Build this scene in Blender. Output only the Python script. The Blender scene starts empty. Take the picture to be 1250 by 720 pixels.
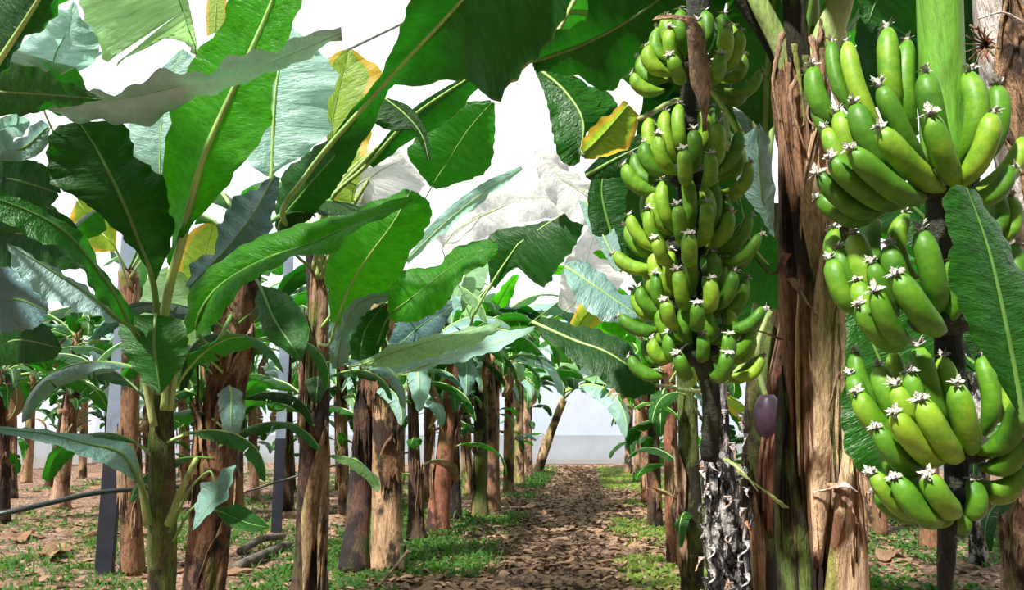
import bpy, math, random
import numpy as np
from mathutils import Vector, Matrix
C = bpy.context.scene.collection
R = random.Random(7)
F = 972.0; TH = math.radians(9.2); H = 1.4
FW = Vector((0, math.cos(TH), math.sin(TH))); UP = Vector((0, -math.sin(TH), math.cos(TH))); RT = Vector((1, 0, 0))
CAM = Vector((0, 0, H))

def P(px, py, d):
    px, py, d = float(px), float(py), float(d)
    return CAM + d * (FW + RT * ((px - 625) / F) + UP * ((360 - py) / F))
def G(px, py):
    r = FW + RT * ((px - 625) / F) + UP * ((360 - py) / F)
    return CAM + r * (-H / r.z)
def foot(px, d):
    p = P(px, 720, d); return Vector((p.x, p.y, 0))

# ------------------------------------------------------------------ camera, view
cam = bpy.data.objects.new('camera', bpy.data.cameras.new('camera')); C.objects.link(cam)
cam.location = CAM; cam.rotation_euler = (math.pi / 2 + TH, 0, 0)
cam.data.sensor_width = 36; cam.data.lens = F * 36 / 1250; cam.data.clip_start = 0.05; cam.data.clip_end = 300
sc = bpy.context.scene; sc.camera = cam
sc.view_settings.view_transform = 'Standard'; sc.view_settings.look = 'None'
sc.view_settings.gamma = 1; sc.view_settings.exposure = EXPO = -0.3
sc.view_settings.use_curve_mapping = False
sc.cycles.max_bounces = 7; sc.cycles.diffuse_bounces = 2; sc.cycles.glossy_bounces = 2
sc.cycles.transmission_bounces = 4; sc.cycles.transparent_max_bounces = 8
sc.cycles.use_denoising = True

# ------------------------------------------------------------------ materials
def mat(name):
    m = bpy.data.materials.new(name); m.use_nodes = True
    nt = m.node_tree; nt.nodes.clear()
    return m, nt, nt.nodes.new('ShaderNodeOutputMaterial')
class N:
    def __init__(s, nt): s.nt = nt
    def add(s, t, **kw):
        n = s.nt.nodes.new('ShaderNode' + t)
        for k, v in kw.items():
            if k in n.inputs: n.inputs[k].default_value = v
            else: setattr(n, k, v)
        return n
    def link(s, a, b): s.nt.links.new(a, b)
    def noise(s, vec, scale, detail=3, rough=.6):
        n = s.add('TexNoise', Scale=scale, Detail=detail, Roughness=rough)
        if vec is not None: s.link(vec, n.inputs['Vector'])
        return n.outputs['Fac']
    def ramp(s, fac, stops):
        n = s.add('ValToRGB'); e = n.color_ramp.elements
        while len(e) < len(stops): e.new(.5)
        for el, (p, c) in zip(e, stops):
            el.position = p; el.color = c if len(c) == 4 else (*c, 1)
        s.link(fac, n.inputs['Fac']); return n.outputs['Color']
    def mix(s, fac, a, b, mode='MIX'):
        n = s.add('Mix', data_type='RGBA', blend_type=mode)
        for v, i in ((fac, 0), (a, 6), (b, 7)):
            if hasattr(v, 'links'): s.link(v, n.inputs[i])
            else: n.inputs[i].default_value = v if i == 0 else (*v, 1)
        return n.outputs[2]
    def math(s, op, a, b=0.0):
        n = s.add('Math', operation=op)
        for v, i in ((a, 0), (b, 1)):
            if hasattr(v, 'links'): s.link(v, n.inputs[i])
            else: n.inputs[i].default_value = v
        return n.outputs[0]
    def coords(s, kind='Object', scale=(1, 1, 1), rnd=True):
        t = s.add('TexCoord'); m = s.add('Mapping'); m.inputs['Scale'].default_value = scale
        s.link(t.outputs[kind], m.inputs['Vector'])
        if rnd:
            oi = s.add('ObjectInfo'); mm = s.math('MULTIPLY', oi.outputs['Random'], 37.0)
            cb = s.add('CombineXYZ'); 
            for i in range(3): s.link(mm, cb.inputs[i])
            s.link(cb.outputs[0], m.inputs['Location'])
        return m.outputs['Vector']
    def bump(s, h, strength, dist=.01):
        b = s.add('Bump', Strength=strength, Distance=dist); s.link(h, b.inputs['Height']); return b.outputs['Normal']

def leaf_mat(name, top, trans, tw=.4, rough=.38, edge=(.22, .2, .05), bloom=0.0, bloomc=(.35, .5, .5), edge_amt=.0, spec=.5):
    m, nt, out = mat(name); n = N(nt)
    uv = n.add('TexCoord').outputs['UV']
    mp = n.add('Mapping'); mp.inputs['Scale'].default_value = (1, .05, 1); n.link(uv, mp.inputs['Vector'])
    veins = n.noise(mp.outputs[0], 95, 2, .7)
    mp2 = n.add('Mapping'); mp2.inputs['Scale'].default_value = (1, .12, 1); n.link(uv, mp2.inputs['Vector'])
    oi = n.add('ObjectInfo'); 
    pleat = n.noise(mp2.outputs[0], 22, 2, .5)
    blot = n.noise(n.coords('Object', (1, 1, 1)), 3.5, 3)
    f = n.math('ADD', n.math('MULTIPLY', veins, .5), n.math('MULTIPLY', pleat, .5))
    def var(c, lo=.5, hi=1.6):
        a = tuple(x * lo for x in c); b = tuple(min(1, x * hi) for x in c)
        return n.ramp(f, [(.3, a), (.7, b)])
    ct = n.mix(n.ramp(blot, [(.45, (0, 0, 0)), (.75, (1, 1, 1))]), var(top), tuple(min(1, x * 1.3 + .01) for x in top))
    cr = var(trans, .7, 1.3)
    sep = n.add('SeparateXYZ'); n.link(uv, sep.inputs[0])
    e = n.math('ADD', n.math('ABSOLUTE', sep.outputs[1]), n.math('MULTIPLY', n.noise(uv, 9, 4), .16))
    em = n.ramp(n.math('MULTIPLY', n.math('SUBTRACT', e, 1.06 - edge_amt), 14.0), [(0, (0, 0, 0)), (1, (1, 1, 1))])
    ct = n.mix(em, ct, edge); cr = n.mix(em, cr, tuple(min(1, x * 2) for x in edge))
    if bloom: 
        bf = n.math('MULTIPLY', n.ramp(n.noise(n.coords('Object', (1, 1, 1)), 2.2, 4), [(.3, (.25,) * 3), (.65, (1,) * 3)]), bloom)
        ct = n.mix(bf, ct, bloomc)
    pb = n.add('BsdfPrincipled'); pb.inputs['Roughness'].default_value = rough
    pb.inputs['Specular IOR Level'].default_value = spec
    n.link(ct, pb.inputs['Base Color'])
    h = n.math('ADD', n.math('MULTIPLY', veins, .5), pleat)
    n.link(n.bump(h, .8, .016), pb.inputs['Normal'])
    tr = n.add('BsdfTranslucent'); n.link(cr, tr.inputs['Color'])
    mx = n.add('MixShader'); mx.inputs[0].default_value = tw
    n.link(pb.outputs[0], mx.inputs[1]); n.link(tr.outputs[0], mx.inputs[2]); n.link(mx.outputs[0], out.inputs['Surface'])
    return m

LM = {
 'young':  leaf_mat('young_leaf_green', (.03, .15, .006), (.07, .5, .005), .5, .45, spec=.3),
 'mid':    leaf_mat('leaf_green', (.016, .09, .008), (.035, .32, .01), .36, .38, spec=.4),
 'dark':   leaf_mat('mature_leaf_green', (.01, .05, .006), (.012, .16, .005), .3, .42, spec=.3),
 'waxy':   leaf_mat('waxy_leaf', (.05, .16, .1), (.08, .3, .12), .22, .32, bloom=.85, bloomc=(.3, .5, .47), spec=.8),
 'silver': leaf_mat('silvery_waxy_leaf', (.1, .2, .15), (.1, .3, .15), .15, .3, bloom=1.0, bloomc=(.46, .66, .64), spec=.8),
 'slate':  leaf_mat('blue_waxy_leaf', (.04, .12, .10), (.04, .18, .1), .15, .33, bloom=.8, bloomc=(.17, .3, .34), spec=.8),
 'pale':   leaf_mat('pale_leaf', (.16, .34, .12), (.42, .75, .25), .5, .45, edge=(.4, .36, .2), bloom=.4, bloomc=(.45, .6, .5)),
 'teal':   leaf_mat('pale_teal_leaf', (.16, .34, .26), (.36, .66, .5), .45, .4, bloom=.7, bloomc=(.4, .58, .55)),
 'yellow': leaf_mat('yellowing_leaf', (.16, .25, .03), (.4, .62, .05), .5, .45, edge=(.45, .3, .03), edge_amt=.3),
 'ivory':  leaf_mat('overexposed_leaf', (.75, .73, .68), (.9, .88, .84), .5, .5, edge=(.5, .42, .3), bloom=.3, bloomc=(.85, .82, .8)),  # near-white colour stands in for overexposed backlight on these leaves
 'dry':    leaf_mat('dry_leaf', (.24, .14, .08), (.35, .2, .1), .2, .7, edge=(.2, .12, .06), spec=.2),
}

def fibre_mat(name, light, darkc, green, gamt=.5, damt=.5, scale=(16, 16, 1.6), rough=.75, bump=.8, ps=4.0, fine=.75):
    m, nt, out = mat(name); n = N(nt)
    v = n.coords('Object', scale); p = n.coords('Object', (1, 1, .55)); p2 = n.coords('Object', (5, 5, .6))
    s1 = n.noise(v, 2.2, 5, .7); s2 = n.noise(v, .8, 3)
    base = n.ramp(s1, [(.3, tuple(x * .45 for x in light)), (.5, light), (.75, tuple(min(1, x * 1.5) for x in light))])
    g = n.ramp(n.noise(p2, 1.1, 3), [(.62 - .3 * gamt, (0, 0, 0)), (.75 - .3 * gamt, (1, 1, 1))])
    base = n.mix(g, base, n.ramp(s2, [(.3, tuple(x * .6 for x in green)), (.7, tuple(x * 1.3 for x in green))]))
    fn = n.noise(n.coords('Object', (70, 70, 9)), 1.6, 4, .75); fn2 = n.noise(n.coords('Object', (9, 9, 5)), 2.0, 6, .7)
    base = n.mix(fine, base, n.ramp(n.math('ADD', n.math('MULTIPLY', fn, .6), n.math('MULTIPLY', fn2, .4)), [(.38, (.3, .25, .22)), (.5, (1, 1, 1)), (.62, (1.5, 1.45, 1.35))]), 'MULTIPLY')
    dk = n.ramp(n.noise(p, ps, 5, .65), [(.66 - .32 * damt, (0, 0, 0)), (.74 - .3 * damt, (1, 1, 1))])
    base = n.mix(dk, base, n.ramp(s1, [(.3, tuple(x * .5 for x in darkc)), (.7, tuple(x * 1.5 for x in darkc))]))
    pb = n.add('BsdfPrincipled'); pb.inputs['Roughness'].default_value = rough; pb.inputs['Specular IOR Level'].default_value = .35
    n.link(base, pb.inputs['Base Color'])
    n.link(n.bump(n.math('ADD', n.math('ADD', s1, n.math('MULTIPLY', dk, .4)), n.math('MULTIPLY', fn, .6)), bump, .025), pb.inputs['Normal'])
    n.link(pb.outputs[0], out.inputs['Surface']); return m
TAN = (.42, .26, .15); DK = (.045, .026, .018); GR = (.14, .2, .03)
TM = {
 'tan':   fibre_mat('trunk_tan_brown', TAN, DK, GR, .35, .5),
 'brown': fibre_mat('trunk_brown', (.25, .13, .07), (.03, .018, .014), (.12, .15, .03), .25, .5),
 'dark':  fibre_mat('trunk_dark', (.1, .05, .035), (.018, .012, .012), (.06, .08, .02), .25, .6),
 'green': fibre_mat('trunk_green', (.1, .14, .03), (.025, .02, .01), (.17, .11, .05), .4, .55),
 'red':   fibre_mat('trunk_reddish', (.3, .12, .07), (.05, .022, .018), (.2, .17, .05), .2, .4),
 'pink':  fibre_mat('trunk_flaking_pink', (.42, .25, .17), (.07, .03, .02), (.2, .22, .05), .3, .5),
 'grey':  fibre_mat('trunk_pale_grey', (.62, .55, .52), (.09, .06, .05), (.42, .16, .04), .25, .25),
 'black': fibre_mat('trunk_black_peeling', (.5, .48, .47), (.012, .01, .012), (.06, .03, .03), .25, .66, scale=(14, 14, 10), ps=13.0),
 'sheath': fibre_mat('dead_sheath', (.38, .24, .15), (.1, .05, .03), (.35, .26, .17), .3, .45),
 'light': fibre_mat('light_tan_sheath', (.62, .42, .26), (.2, .09, .05), (.3, .3, .08), .2, .3),
 'stalk': fibre_mat('fruit_stalk_green', (.12, .3, .03), (.08, .22, .02), (.16, .34, .03), .3, .1, rough=.45, bump=.2, fine=.15),
 'rachis': fibre_mat('fruit_stalk_dark', (.03, .035, .022), (.01, .01, .01), (.03, .05, .015), .3, .5, scale=(6, 6, 9), rough=.6),
 'log': fibre_mat('fallen_stem_grey', (.16, .13, .11), (.05, .04, .035), (.1, .1, .05), .2, .4, scale=(3, 3, 3)),
 'petiole': fibre_mat('petiole_green', (.3, .42, .13), (.1, .13, .04), (.42, .48, .2), .4, .15, rough=.45, bump=.25, fine=.3),
}
def plain(name, col, rough=.5, metal=0, spec=.5, var=.25, scale=8, bump=.1):
    m, nt, out = mat(name); n = N(nt)
    f = n.noise(n.coords('Object'), scale, 4)
    pb = n.add('BsdfPrincipled'); pb.inputs['Roughness'].default_value = rough; pb.inputs['Metallic'].default_value = metal
    pb.inputs['Specular IOR Level'].default_value = spec
    n.link(n.ramp(f, [(.3, tuple(x * (1 - var) for x in col)), (.7, tuple(min(1, x * (1 + var)) for x in col))]), pb.inputs['Base Color'])
    n.link(n.bump(f, bump, .01), pb.inputs['Normal'])
    n.link(pb.outputs[0], out.inputs['Surface']); return m
RIB = plain('midrib_pale_green', (.32, .5, .14), .4)
RIBD = plain('midrib_green', (.12, .26, .05), .4)
BUD = plain('bud_purple', (.09, .05, .085), .4, var=.4, scale=14)
REM = plain('flower_remnant', (.5, .48, .42), .8, var=.8, scale=60, bump=.6)
STEEL = plain('galvanised_steel', (.26, .32, .42), .42, .5, var=.2, scale=5)
BITU = plain('black_coating', (.012, .014, .024), .5, var=.4, scale=6)
PIPE = plain('black_pipe', (.02, .03, .028), .4)
TUBEW = plain('purlin_grey', (.4, .4, .42), .5)

def banana_mat():
    m, nt, out = mat('banana_skin_green'); n = N(nt)
    v = n.coords('Object'); uv = n.add('TexCoord').outputs['UV']; sp = n.add('SeparateXYZ'); n.link(uv, sp.inputs[0])
    oi = n.add('ObjectInfo')
    f = n.math('ADD', n.math('MULTIPLY', n.noise(v, 6, 5, .7), .65), n.math('MULTIPLY', oi.outputs['Random'], .35))
    col = n.ramp(f, [(.25, (.035, .13, .007)), (.48, (.09, .24, .012)), (.72, (.25, .4, .025))])
    col = n.mix(n.ramp(sp.outputs[0], [(.0, (.8,) * 3), (.16, (0, 0, 0))]), col, (.24, .36, .06))
    sp2 = n.ramp(n.noise(v, 45, 3), [(.7, (0, 0, 0)), (.76, (1, 1, 1))])
    col = n.mix(sp2, col, (.05, .09, .01))
    pb = n.add('BsdfPrincipled'); pb.inputs['Roughness'].default_value = .48; pb.inputs['Specular IOR Level'].default_value = .4
    n.link(col, pb.inputs['Base Color']); n.link(n.bump(n.noise(v, 12, 3), .1, .008), pb.inputs['Normal'])
    n.link(pb.outputs[0], out.inputs['Surface']); return m
BAN = banana_mat()

# ------------------------------------------------------------------ mesh helpers
def mesh(name, verts, faces, mats, uvs=None, midx=None, smooth=True):
    me = bpy.data.meshes.new(name); me.from_pydata([tuple(v) for v in verts], [], faces)
    for m in (mats if isinstance(mats, (list, tuple)) else [mats]): me.materials.append(m)
    if uvs is not None:
        ul = me.uv_layers.new(name='UVMap')
        li = np.empty(len(me.loops), dtype=np.int32); me.loops.foreach_get('vertex_index', li)
        ul.data.foreach_set('uv', np.array(uvs, dtype=np.float32)[li].ravel())
    if midx is not None: me.polygons.foreach_set('material_index', midx)
    if smooth: me.polygons.foreach_set('use_smooth', [True] * len(me.polygons))
    me.update(); return me
def obj(name, me, parent=None, label=None):
    o = bpy.data.objects.new(name, me); C.objects.link(o)
    if parent is not None: o.parent = parent
    if label: o['label'] = label
    return o
def tag(o, label, cat, group=None, kind=None):
    if label: o['label'] = label
    if cat: o['category'] = cat
    if group: o['group'] = group
    if kind: o['kind'] = kind
    return o
def empty(name, loc, label, cat, group=None):
    o = bpy.data.objects.new(name, None); C.objects.link(o); o.location = loc; o.empty_display_size = .2
    return tag(o, label, cat, group)
def spline(pts, n):
    """Catmull-Rom through pts (tuples of any dimension), n samples equally spaced in arc length."""
    a = np.array([tuple(p) for p in pts], float)
    if len(a) == 2: a = np.array([a[0], (a[0] + a[1]) / 2, a[1]])
    q = np.vstack([2 * a[0] - a[1], a, 2 * a[-1] - a[-2]]); out = []
    for i in range(1, len(q) - 2):
        for t in np.linspace(0, 1, 12, endpoint=False):
            p0, p1, p2, p3 = q[i - 1:i + 3]
            out.append(.5 * (2 * p1 + (p2 - p0) * t + (2 * p0 - 5 * p1 + 4 * p2 - p3) * t * t + (3 * p1 - p0 - 3 * p2 + p3) * t ** 3))
    out.append(q[-2]); out = np.array(out)
    s = np.r_[0, np.cumsum(np.linalg.norm(np.diff(out, axis=0), axis=1))]
    t = np.linspace(0, s[-1], n)
    return np.array([[np.interp(tt, s, out[:, k]) for k in range(out.shape[1])] for tt in t])
def tube_data(pts, radii, seg=8, off=0, prof=None, flat=1.0):
    """rings around a polyline; prof(theta, s) multiplies the radius"""
    pts = [Vector(p) for p in pts]; n = len(pts); V = []; Fc = []; U = []
    ref = None
    for i, p in enumerate(pts):
        t = (pts[min(i + 1, n - 1)] - pts[max(i - 1, 0)]).normalized()
        if ref is None: ref = Vector((1, 0, 0)) if abs(t.x) < .8 else Vector((0, 0, 1))
        a = (ref - t * ref.dot(t)).normalized(); b = t.cross(a); ref = a
        for k in range(seg):
            th = 2 * math.pi * k / seg; r = radii[i] * (prof(th, i / (n - 1)) if prof else 1)
            V.append(p + a * (math.cos(th) * r) + b * (math.sin(th) * r * flat)); U.append((i / (n - 1), k / seg))
    for i in range(n - 1):
        for k in range(seg):
            k2 = (k + 1) % seg
            Fc.append((off + i * seg + k, off + i * seg + k2, off + (i + 1) * seg + k2, off + (i + 1) * seg + k))
    Fc.append(tuple(off + k for k in reversed(range(seg)))); Fc.append(tuple(off + (n - 1) * seg + k for k in range(seg)))
    return V, Fc, U
def tube(name, pts, radii, m, parent=None, seg=8, L=Vector(), label=None, prof=None, flat=1.0):
    V, Fc, U = tube_data([Vector(p) - L for p in pts], radii, seg, prof=prof, flat=flat)
    return obj(name, mesh(name, V, Fc, m, U), parent, label)

# ------------------------------------------------------------------ leaves
def blade_mesh(mid, Lf, Rt, m, nu=44, nv=7, sag=.05, rip=.01, pleat=.004, seed=0, tears=()):
    """mid, Lf, Rt: arrays (nu+1,3). Two half blades that meet at the rib; tears = fractions where a half is split to near the rib."""
    r = random.Random(seed); V = []; Fc = []; U = []
    nu = len(mid) - 1
    ph = r.uniform(0, 6)
    for side, E in ((1, Lf), (-1, Rt)):
        tr = sorted(int(t * nu) for (s, t) in tears if s == side)
        cuts = [0] + tr + [nu]
        for ci in range(len(cuts) - 1):
            i0, i1 = cuts[ci], cuts[ci + 1]
            if i1 <= i0: continue
            base = len(V); droop = r.uniform(-.02, .05) if tr else 0
            for i in range(i0, i1 + 1):
                M = mid[i]; e = E[i].copy(); w = e - M; L = np.linalg.norm(w)
                t = mid[min(i + 1, nu)] - mid[max(i - 1, 0)]; t = t / (np.linalg.norm(t) + 1e-9)
                nn = np.cross(t, w) * side; nn = nn / (np.linalg.norm(nn) + 1e-9) if L > 1e-5 else np.array([0, 0, 1.])
                shrink = 0
                if tr:
                    if i == i0 and ci > 0: shrink = .07
                    if i == i1 and ci < len(cuts) - 2: shrink = -.07
                wob = .35 * math.sin(i * .55 + ph + side) + .25 * math.sin(i * 1.3 + ph * 2)
                for j in range(nv + 1):
                    f = j / nv
                    p = M + w * f * (1 + .03 * math.sin(i * 2.1 + ph)) + t * shrink * L * f * f
                    p = p + nn * (sag * L * 4 * f * (1 - f) + rip * f * f * wob * min(1, L / .1) * 2.5 + pleat * math.sin(i * math.pi) * f)
                    p = p + nn * pleat * (1 if i % 2 else -1) * math.sin(math.pi * f)
                    p[2] -= droop * f * f * L * 3
                    V.append(p); U.append((i / nu, side * f))
            for i in range(i1 - i0):
                for j in range(nv):
                    a = base + i * (nv + 1) + j; q = (a, a + nv + 1, a + nv + 2, a + 1)
                    Fc.append(q if side == 1 else q[::-1])
    return mesh('leaf', V, Fc, m, U)

def hero_leaf(root, mid, Lf, Rt, m, pet=(), dl=0.0, dr=0.0, sag=.06, rip=.012, ribr=.012, rib=None, seed=0, pleat=.002, nu=44, tears=(), label=None, name='leaf'):
    """mid: (px,py,depth) blade midrib base->tip; Lf/Rt: (px,py[,ddepth]) outline on each side, same direction; pet: petiole points before the blade."""
    Lo = root.location
    ms = spline(mid, nu + 1)
    M = np.array([P(*q) for q in ms])
    def edge(E, dd):
        E3 = [(q[0], q[1], q[2] if len(q) > 2 else dd * math.sin(math.pi * min(1, max(0, (k + .0) / (len(E) - 1)))) ** .6) for k, q in enumerate(E)]
        es = spline(E3, nu + 1)
        return np.array([P(es[k][0], es[k][1], ms[k][2] + es[k][2]) for k in range(nu + 1)])
    L = np.array(Lo)
    me = blade_mesh(M - L, edge(Lf, dl) - L, edge(Rt, dr) - L, LM[m], sag=sag, rip=rip, pleat=pleat, seed=seed, tears=tears)
    lf = obj(name, me, root, label)
    full = [P(*q) for q in pet] + [P(*q) for q in mid]
    n = 30; fp = spline(full, n)
    rr = [ribr * ((1 - i / (n - 1)) ** .7 * .9 + .12) for i in range(n)]
    rb = tube('midrib', fp, rr, rib or RIB, lf, 8, Lo)
    return lf

def leaf_local(L, W, pl, el, droop, fold, seed, tearn=0, twist=0):
    """generic leaf in local space: petiole of length pl then blade length L, going out +X and arching down"""
    r = random.Random(seed); n = 26
    pts = []; p = Vector((0, 0, 0)); a = el
    step = (L + pl) / n
    for i in range(n + 1):
        pts.append(p.copy()); s = i / n
        a -= droop / n * (.5 + 1.3 * s)
        p = p + Vector((math.cos(a), .08 * math.sin(s * 3 + seed), math.sin(a))) * step
    k0 = int(n * pl / (L + pl)); mid = pts[k0:]
    mid = spline(mid, 25); nu = len(mid) - 1
    Lf = []; Rt = []
    for i in range(nu + 1):
        s = i / nu; w = W * .5 * min(1, (math.sin(math.pi * (s * .93 + .03)) ** .5)) * (1 - .35 * s) * (0.06 + min(1, s * 6)) if 0 < i < nu else .004
        t = Vector(mid[min(i + 1, nu)] - mid[max(i - 1, 0)]).normalized()
        side = Vector((0, 0, 1)).cross(t)
        if side.length < .2: side = Vector((0, 1, 0))
        side.normalize(); up = t.cross(side).normalized()
        fo = fold + .15 * math.sin(i * .5 + seed); tw = twist * s
        for lst, sg in ((Lf, 1), (Rt, -1)):
            an = tw * sg - fo
            lst.append(mid[i] + np.array((side * sg * math.cos(an) + up * math.sin(an) * 1.0) * w))
    tears = [(sd, r.uniform(.12, .92)) for sd in (1, -1) for _ in range(tearn)]
    return mid, np.array(Lf), np.array(Rt), tears, pts
GEN = []
for i, (L, W, pl, el, dr, fo, tn, tw) in enumerate([
    (1.5, .5, .35, 1.25, 1.3, .25, 0, .3), (1.7, .55, .35, 1.1, 1.7, .35, 3, .5), (1.4, .5, .3, .9, 1.6, .5, 4, -.5),
    (1.6, .55, .35, 1.0, 2.2, .4, 2, .8), (1.2, .42, .3, 1.35, .8, .1, 0, .0), (1.5, .5, .35, .7, 1.9, .6, 5, .4),
    (1.3, .45, .35, .55, 1.5, .45, 2, -.8), (1.8, .6, .4, 1.2, 1.9, .3, 4, -.3)]):
    mid, Lf, Rt, tears, pts = leaf_local(L, W, pl, el, dr, fo, i * 3 + 1, tn, tw)
    GEN.append((mid, Lf, Rt, tears, pts))
GM = {}
def gen_leaf(root, loc, k, az, sc_, m, tilt=0.0, label=None):
    key = (k, m)
    if key not in GM:
        mid, Lf, Rt, tears, pts = GEN[k]
        me = blade_mesh(mid, Lf, Rt, LM[m], nv=4, sag=.08, rip=.02, pleat=.003, seed=k, tears=tears)
        n = len(pts); V, Fc, U = tube_data(pts, [.02 * (1 - i / (n - 1)) ** .7 + .003 for i in range(n)], 6)
        GM[key] = (me, mesh('midrib', V, Fc, RIB if m not in ('dark', 'slate') else RIBD, U))
    me, rb = GM[key]
    o = obj('leaf' if m != 'dry' else 'dead_leaf', me, root, label)
    o.location = loc; o.rotation_euler = (0, tilt, az); o.scale = (sc_,) * 3
    r = obj('midrib', rb, o); return o

# ------------------------------------------------------------------ trunks
def trunk(root, pts, r0, r1, m, seg=22, n=40, seed=0, flare=1.25, name='pseudostem', label=None, rough=1.0):
    r = random.Random(seed); Lo = root.location
    sp = spline(pts, n); a0 = [r.uniform(0, 6.28) for _ in range(3)]; tw = [r.uniform(-1.5, 1.5) for _ in range(3)]
    ns = [[r.uniform(-1, 1) for _ in range(seg)] for _ in range(n)]
    radii = []
    for i in range(n):
        s = i / (n - 1); radii.append((r0 + (r1 - r0) * s) * (1 + (flare - 1) * max(0, 1 - s * 5) ** 2) * (1 + .05 * math.sin(s * 9 + seed)))
    def prof(th, s):
        v = 1
        for a, t in zip(a0, tw):
            x = ((th - a - t * s) / (2 * math.pi)) % 1.0
            v += .09 * rough * (x ** 3) + (.0)
        i = int(s * (n - 1) + .5); k = int(th / (2 * math.pi) * seg + .5) % seg
        return v * .93 + .022 * rough * ns[i][k]
    return tube(name, sp, radii, TM[m], root, seg, Lo, label, prof)
def sheath(root, pts, s0, s1, ang, half, rad, m='sheath', flare=.03, seed=0, label=None, n=16, name='dead_sheath'):
    """dead leaf sheath wrapped round the trunk path pts between fractions s0 and s1; ang: 0 faces the camera, + to the right; pointed top."""
    r = random.Random(seed); Lo = root.location; sp = spline(pts, 60); V = []; Fc = []; U = []; w = 12; jit = [r.uniform(-.28, .28) for _ in range(w + 1)]; Hh = float(sp[-1][2] - sp[0][2])
    for i in range(n + 1):
        f = i / n; s = s0 + (s1 - s0) * f; c = sp[min(59, int(s * 59))] * (1 - (s * 59) % 1) + sp[min(59, int(s * 59) + 1)] * ((s * 59) % 1)
        hw = half * (1 - max(0, (f - .55) / .45) ** 1.5 * .93) * (1 + .08 * math.sin(f * 11 + seed))
        for j in range(w + 1):
            u = j / w * 2 - 1; a = ang + u * hw + .15 * math.sin(f * 3 + seed)
            rr = rad * (1.05 + .05 * abs(u)) + flare * (max(0, f - .5) * 2) ** 2 + r.uniform(-.003, .003) 
            zj = (jit[j] * (1 - f) ** 2 + jit[-1 - j] * .4 * f ** 3) * (s1 - s0)
            V.append(Vector((c[0] + math.sin(a) * rr, c[1] - math.cos(a) * rr, c[2] + zj * Hh)) - Lo); U.append((f, u))
    for i in range(n):
        for j in range(w):
            a = i * (w + 1) + j; Fc.append((a, a + 1, a + w + 2, a + w + 1))
    o = obj(name, mesh(name, V, Fc, TM[m], U), root, label)
    md = o.modifiers.new('thick', 'SOLIDIFY'); md.thickness = .006
    return o
# ------------------------------------------------------------------ bananas
def banana_mesh(seed, w=.21, bend=.14):
    r = random.Random(seed); n = 15; pts = []; rad = []
    for i in range(n):
        s = i / (n - 1)
        pts.append(Vector((bend * 4 * s * (1 - s) * (1.15 - .3 * s), .02 * math.sin(s * 3 + seed), s)))
        if s < .14: q = .34 + .5 * (s / .14) ** 1.5 * .6
        else: q = .64 + .36 * math.sin(min(1, (s - .14) / .3) * math.pi / 2)
        if s > .78: q *= math.sqrt(max(0, 1 - ((s - .78) / .235) ** 2)) * .8 + .2
        rad.append(w / 2 * q * .97)
    V, Fc, U = tube_data(pts, rad, 12, prof=lambda th, s: 1 + .05 * math.cos(5 * th + seed) + .03 * math.sin(7 * s + th + seed))
    mi = [0] * len(Fc)
    # dried flower at the tip: a nub with crumpled petals
    tip = pts[-1]; o = len(V)
    v2, f2, u2 = tube_data([tip - Vector((0, 0, .01)), tip + Vector((0, 0, .03)), tip + Vector((.005, 0, .06))], [.03, .022, .03], 7, o)
    V += v2; Fc += f2; U += u2; mi += [1] * len(f2)
    for k in range(14):
        a = r.uniform(0, 6.28); e = r.uniform(-.6, 1.1); l = r.uniform(.05, .12); o = len(V)
        d = Vector((math.cos(a) * math.cos(e), math.sin(a) * math.cos(e), math.sin(e))); s = Vector((-math.sin(a), math.cos(a), .3)) * .012
        b = tip + Vector((0, 0, .04)); 
        V += [b - s, b + s, b + d * l * .6 + s * 1.6 + Vector((0, 0, .01)), b + d * l + s * .4, b + d * l * .6 - s * 1.2]
        Fc += [(o, o + 1, o + 2, o + 3, o + 4)]; mi += [1]; U += [(1, 0)] * 5
    return mesh('banana', V, Fc, [BAN, REM], U, mi)
BM = [banana_mesh(i, [.2, .215, .21, .19][i], [.13, .16, .11, .15][i]) for i in range(4)]
def banana(parent, root, base, tip, width, bulge, k=0):
    d = tip - base; Ln = d.length; z = d.normalized()
    x = bulge - z * bulge.dot(z)
    if x.length < 1e-3: x = Vector((0, -1, 0)) - z * Vector((0, -1, 0)).dot(z)
    x.normalize(); y = z.cross(x)
    s = width / .21
    M = Matrix((x * s, y * s, z * Ln)).transposed().to_4x4(); M.translation = base - root.location
    o = bpy.data.objects.new('banana', BM[k % 4]); C.objects.link(o); o.parent = parent; o.matrix_local = M
    return o
def crown_pad(root, c, r, m='rachis'):
    """the woody cushion that carries one hand, hugging the stalk"""
    V = []; Fc = []; n = 20; Lo = root.location
    prof = [(-.9, .35), (-.55, .8), (0, 1.0), (.4, .85), (.8, .4)]
    for z, q in prof:
        for k in range(n):
            a = 2 * math.pi * k / n
            V.append(c - Lo + Vector((math.cos(a) * r * q * (1 + .1 * math.sin(3 * a + c.z * 9)), math.sin(a) * r * q, z * r * .55)))
    for i in range(len(prof) - 1):
        for k in range(n): Fc.append((i * n + k, i * n + (k + 1) % n, (i + 1) * n + (k + 1) % n, (i + 1) * n + k))
    Fc.append(tuple(reversed(range(n)))); Fc.append(tuple((len(prof) - 1) * n + k for k in range(n)))
    return obj('hand_of_bananas', mesh('hand_of_bananas', V, Fc, TM[m]), root)

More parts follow.
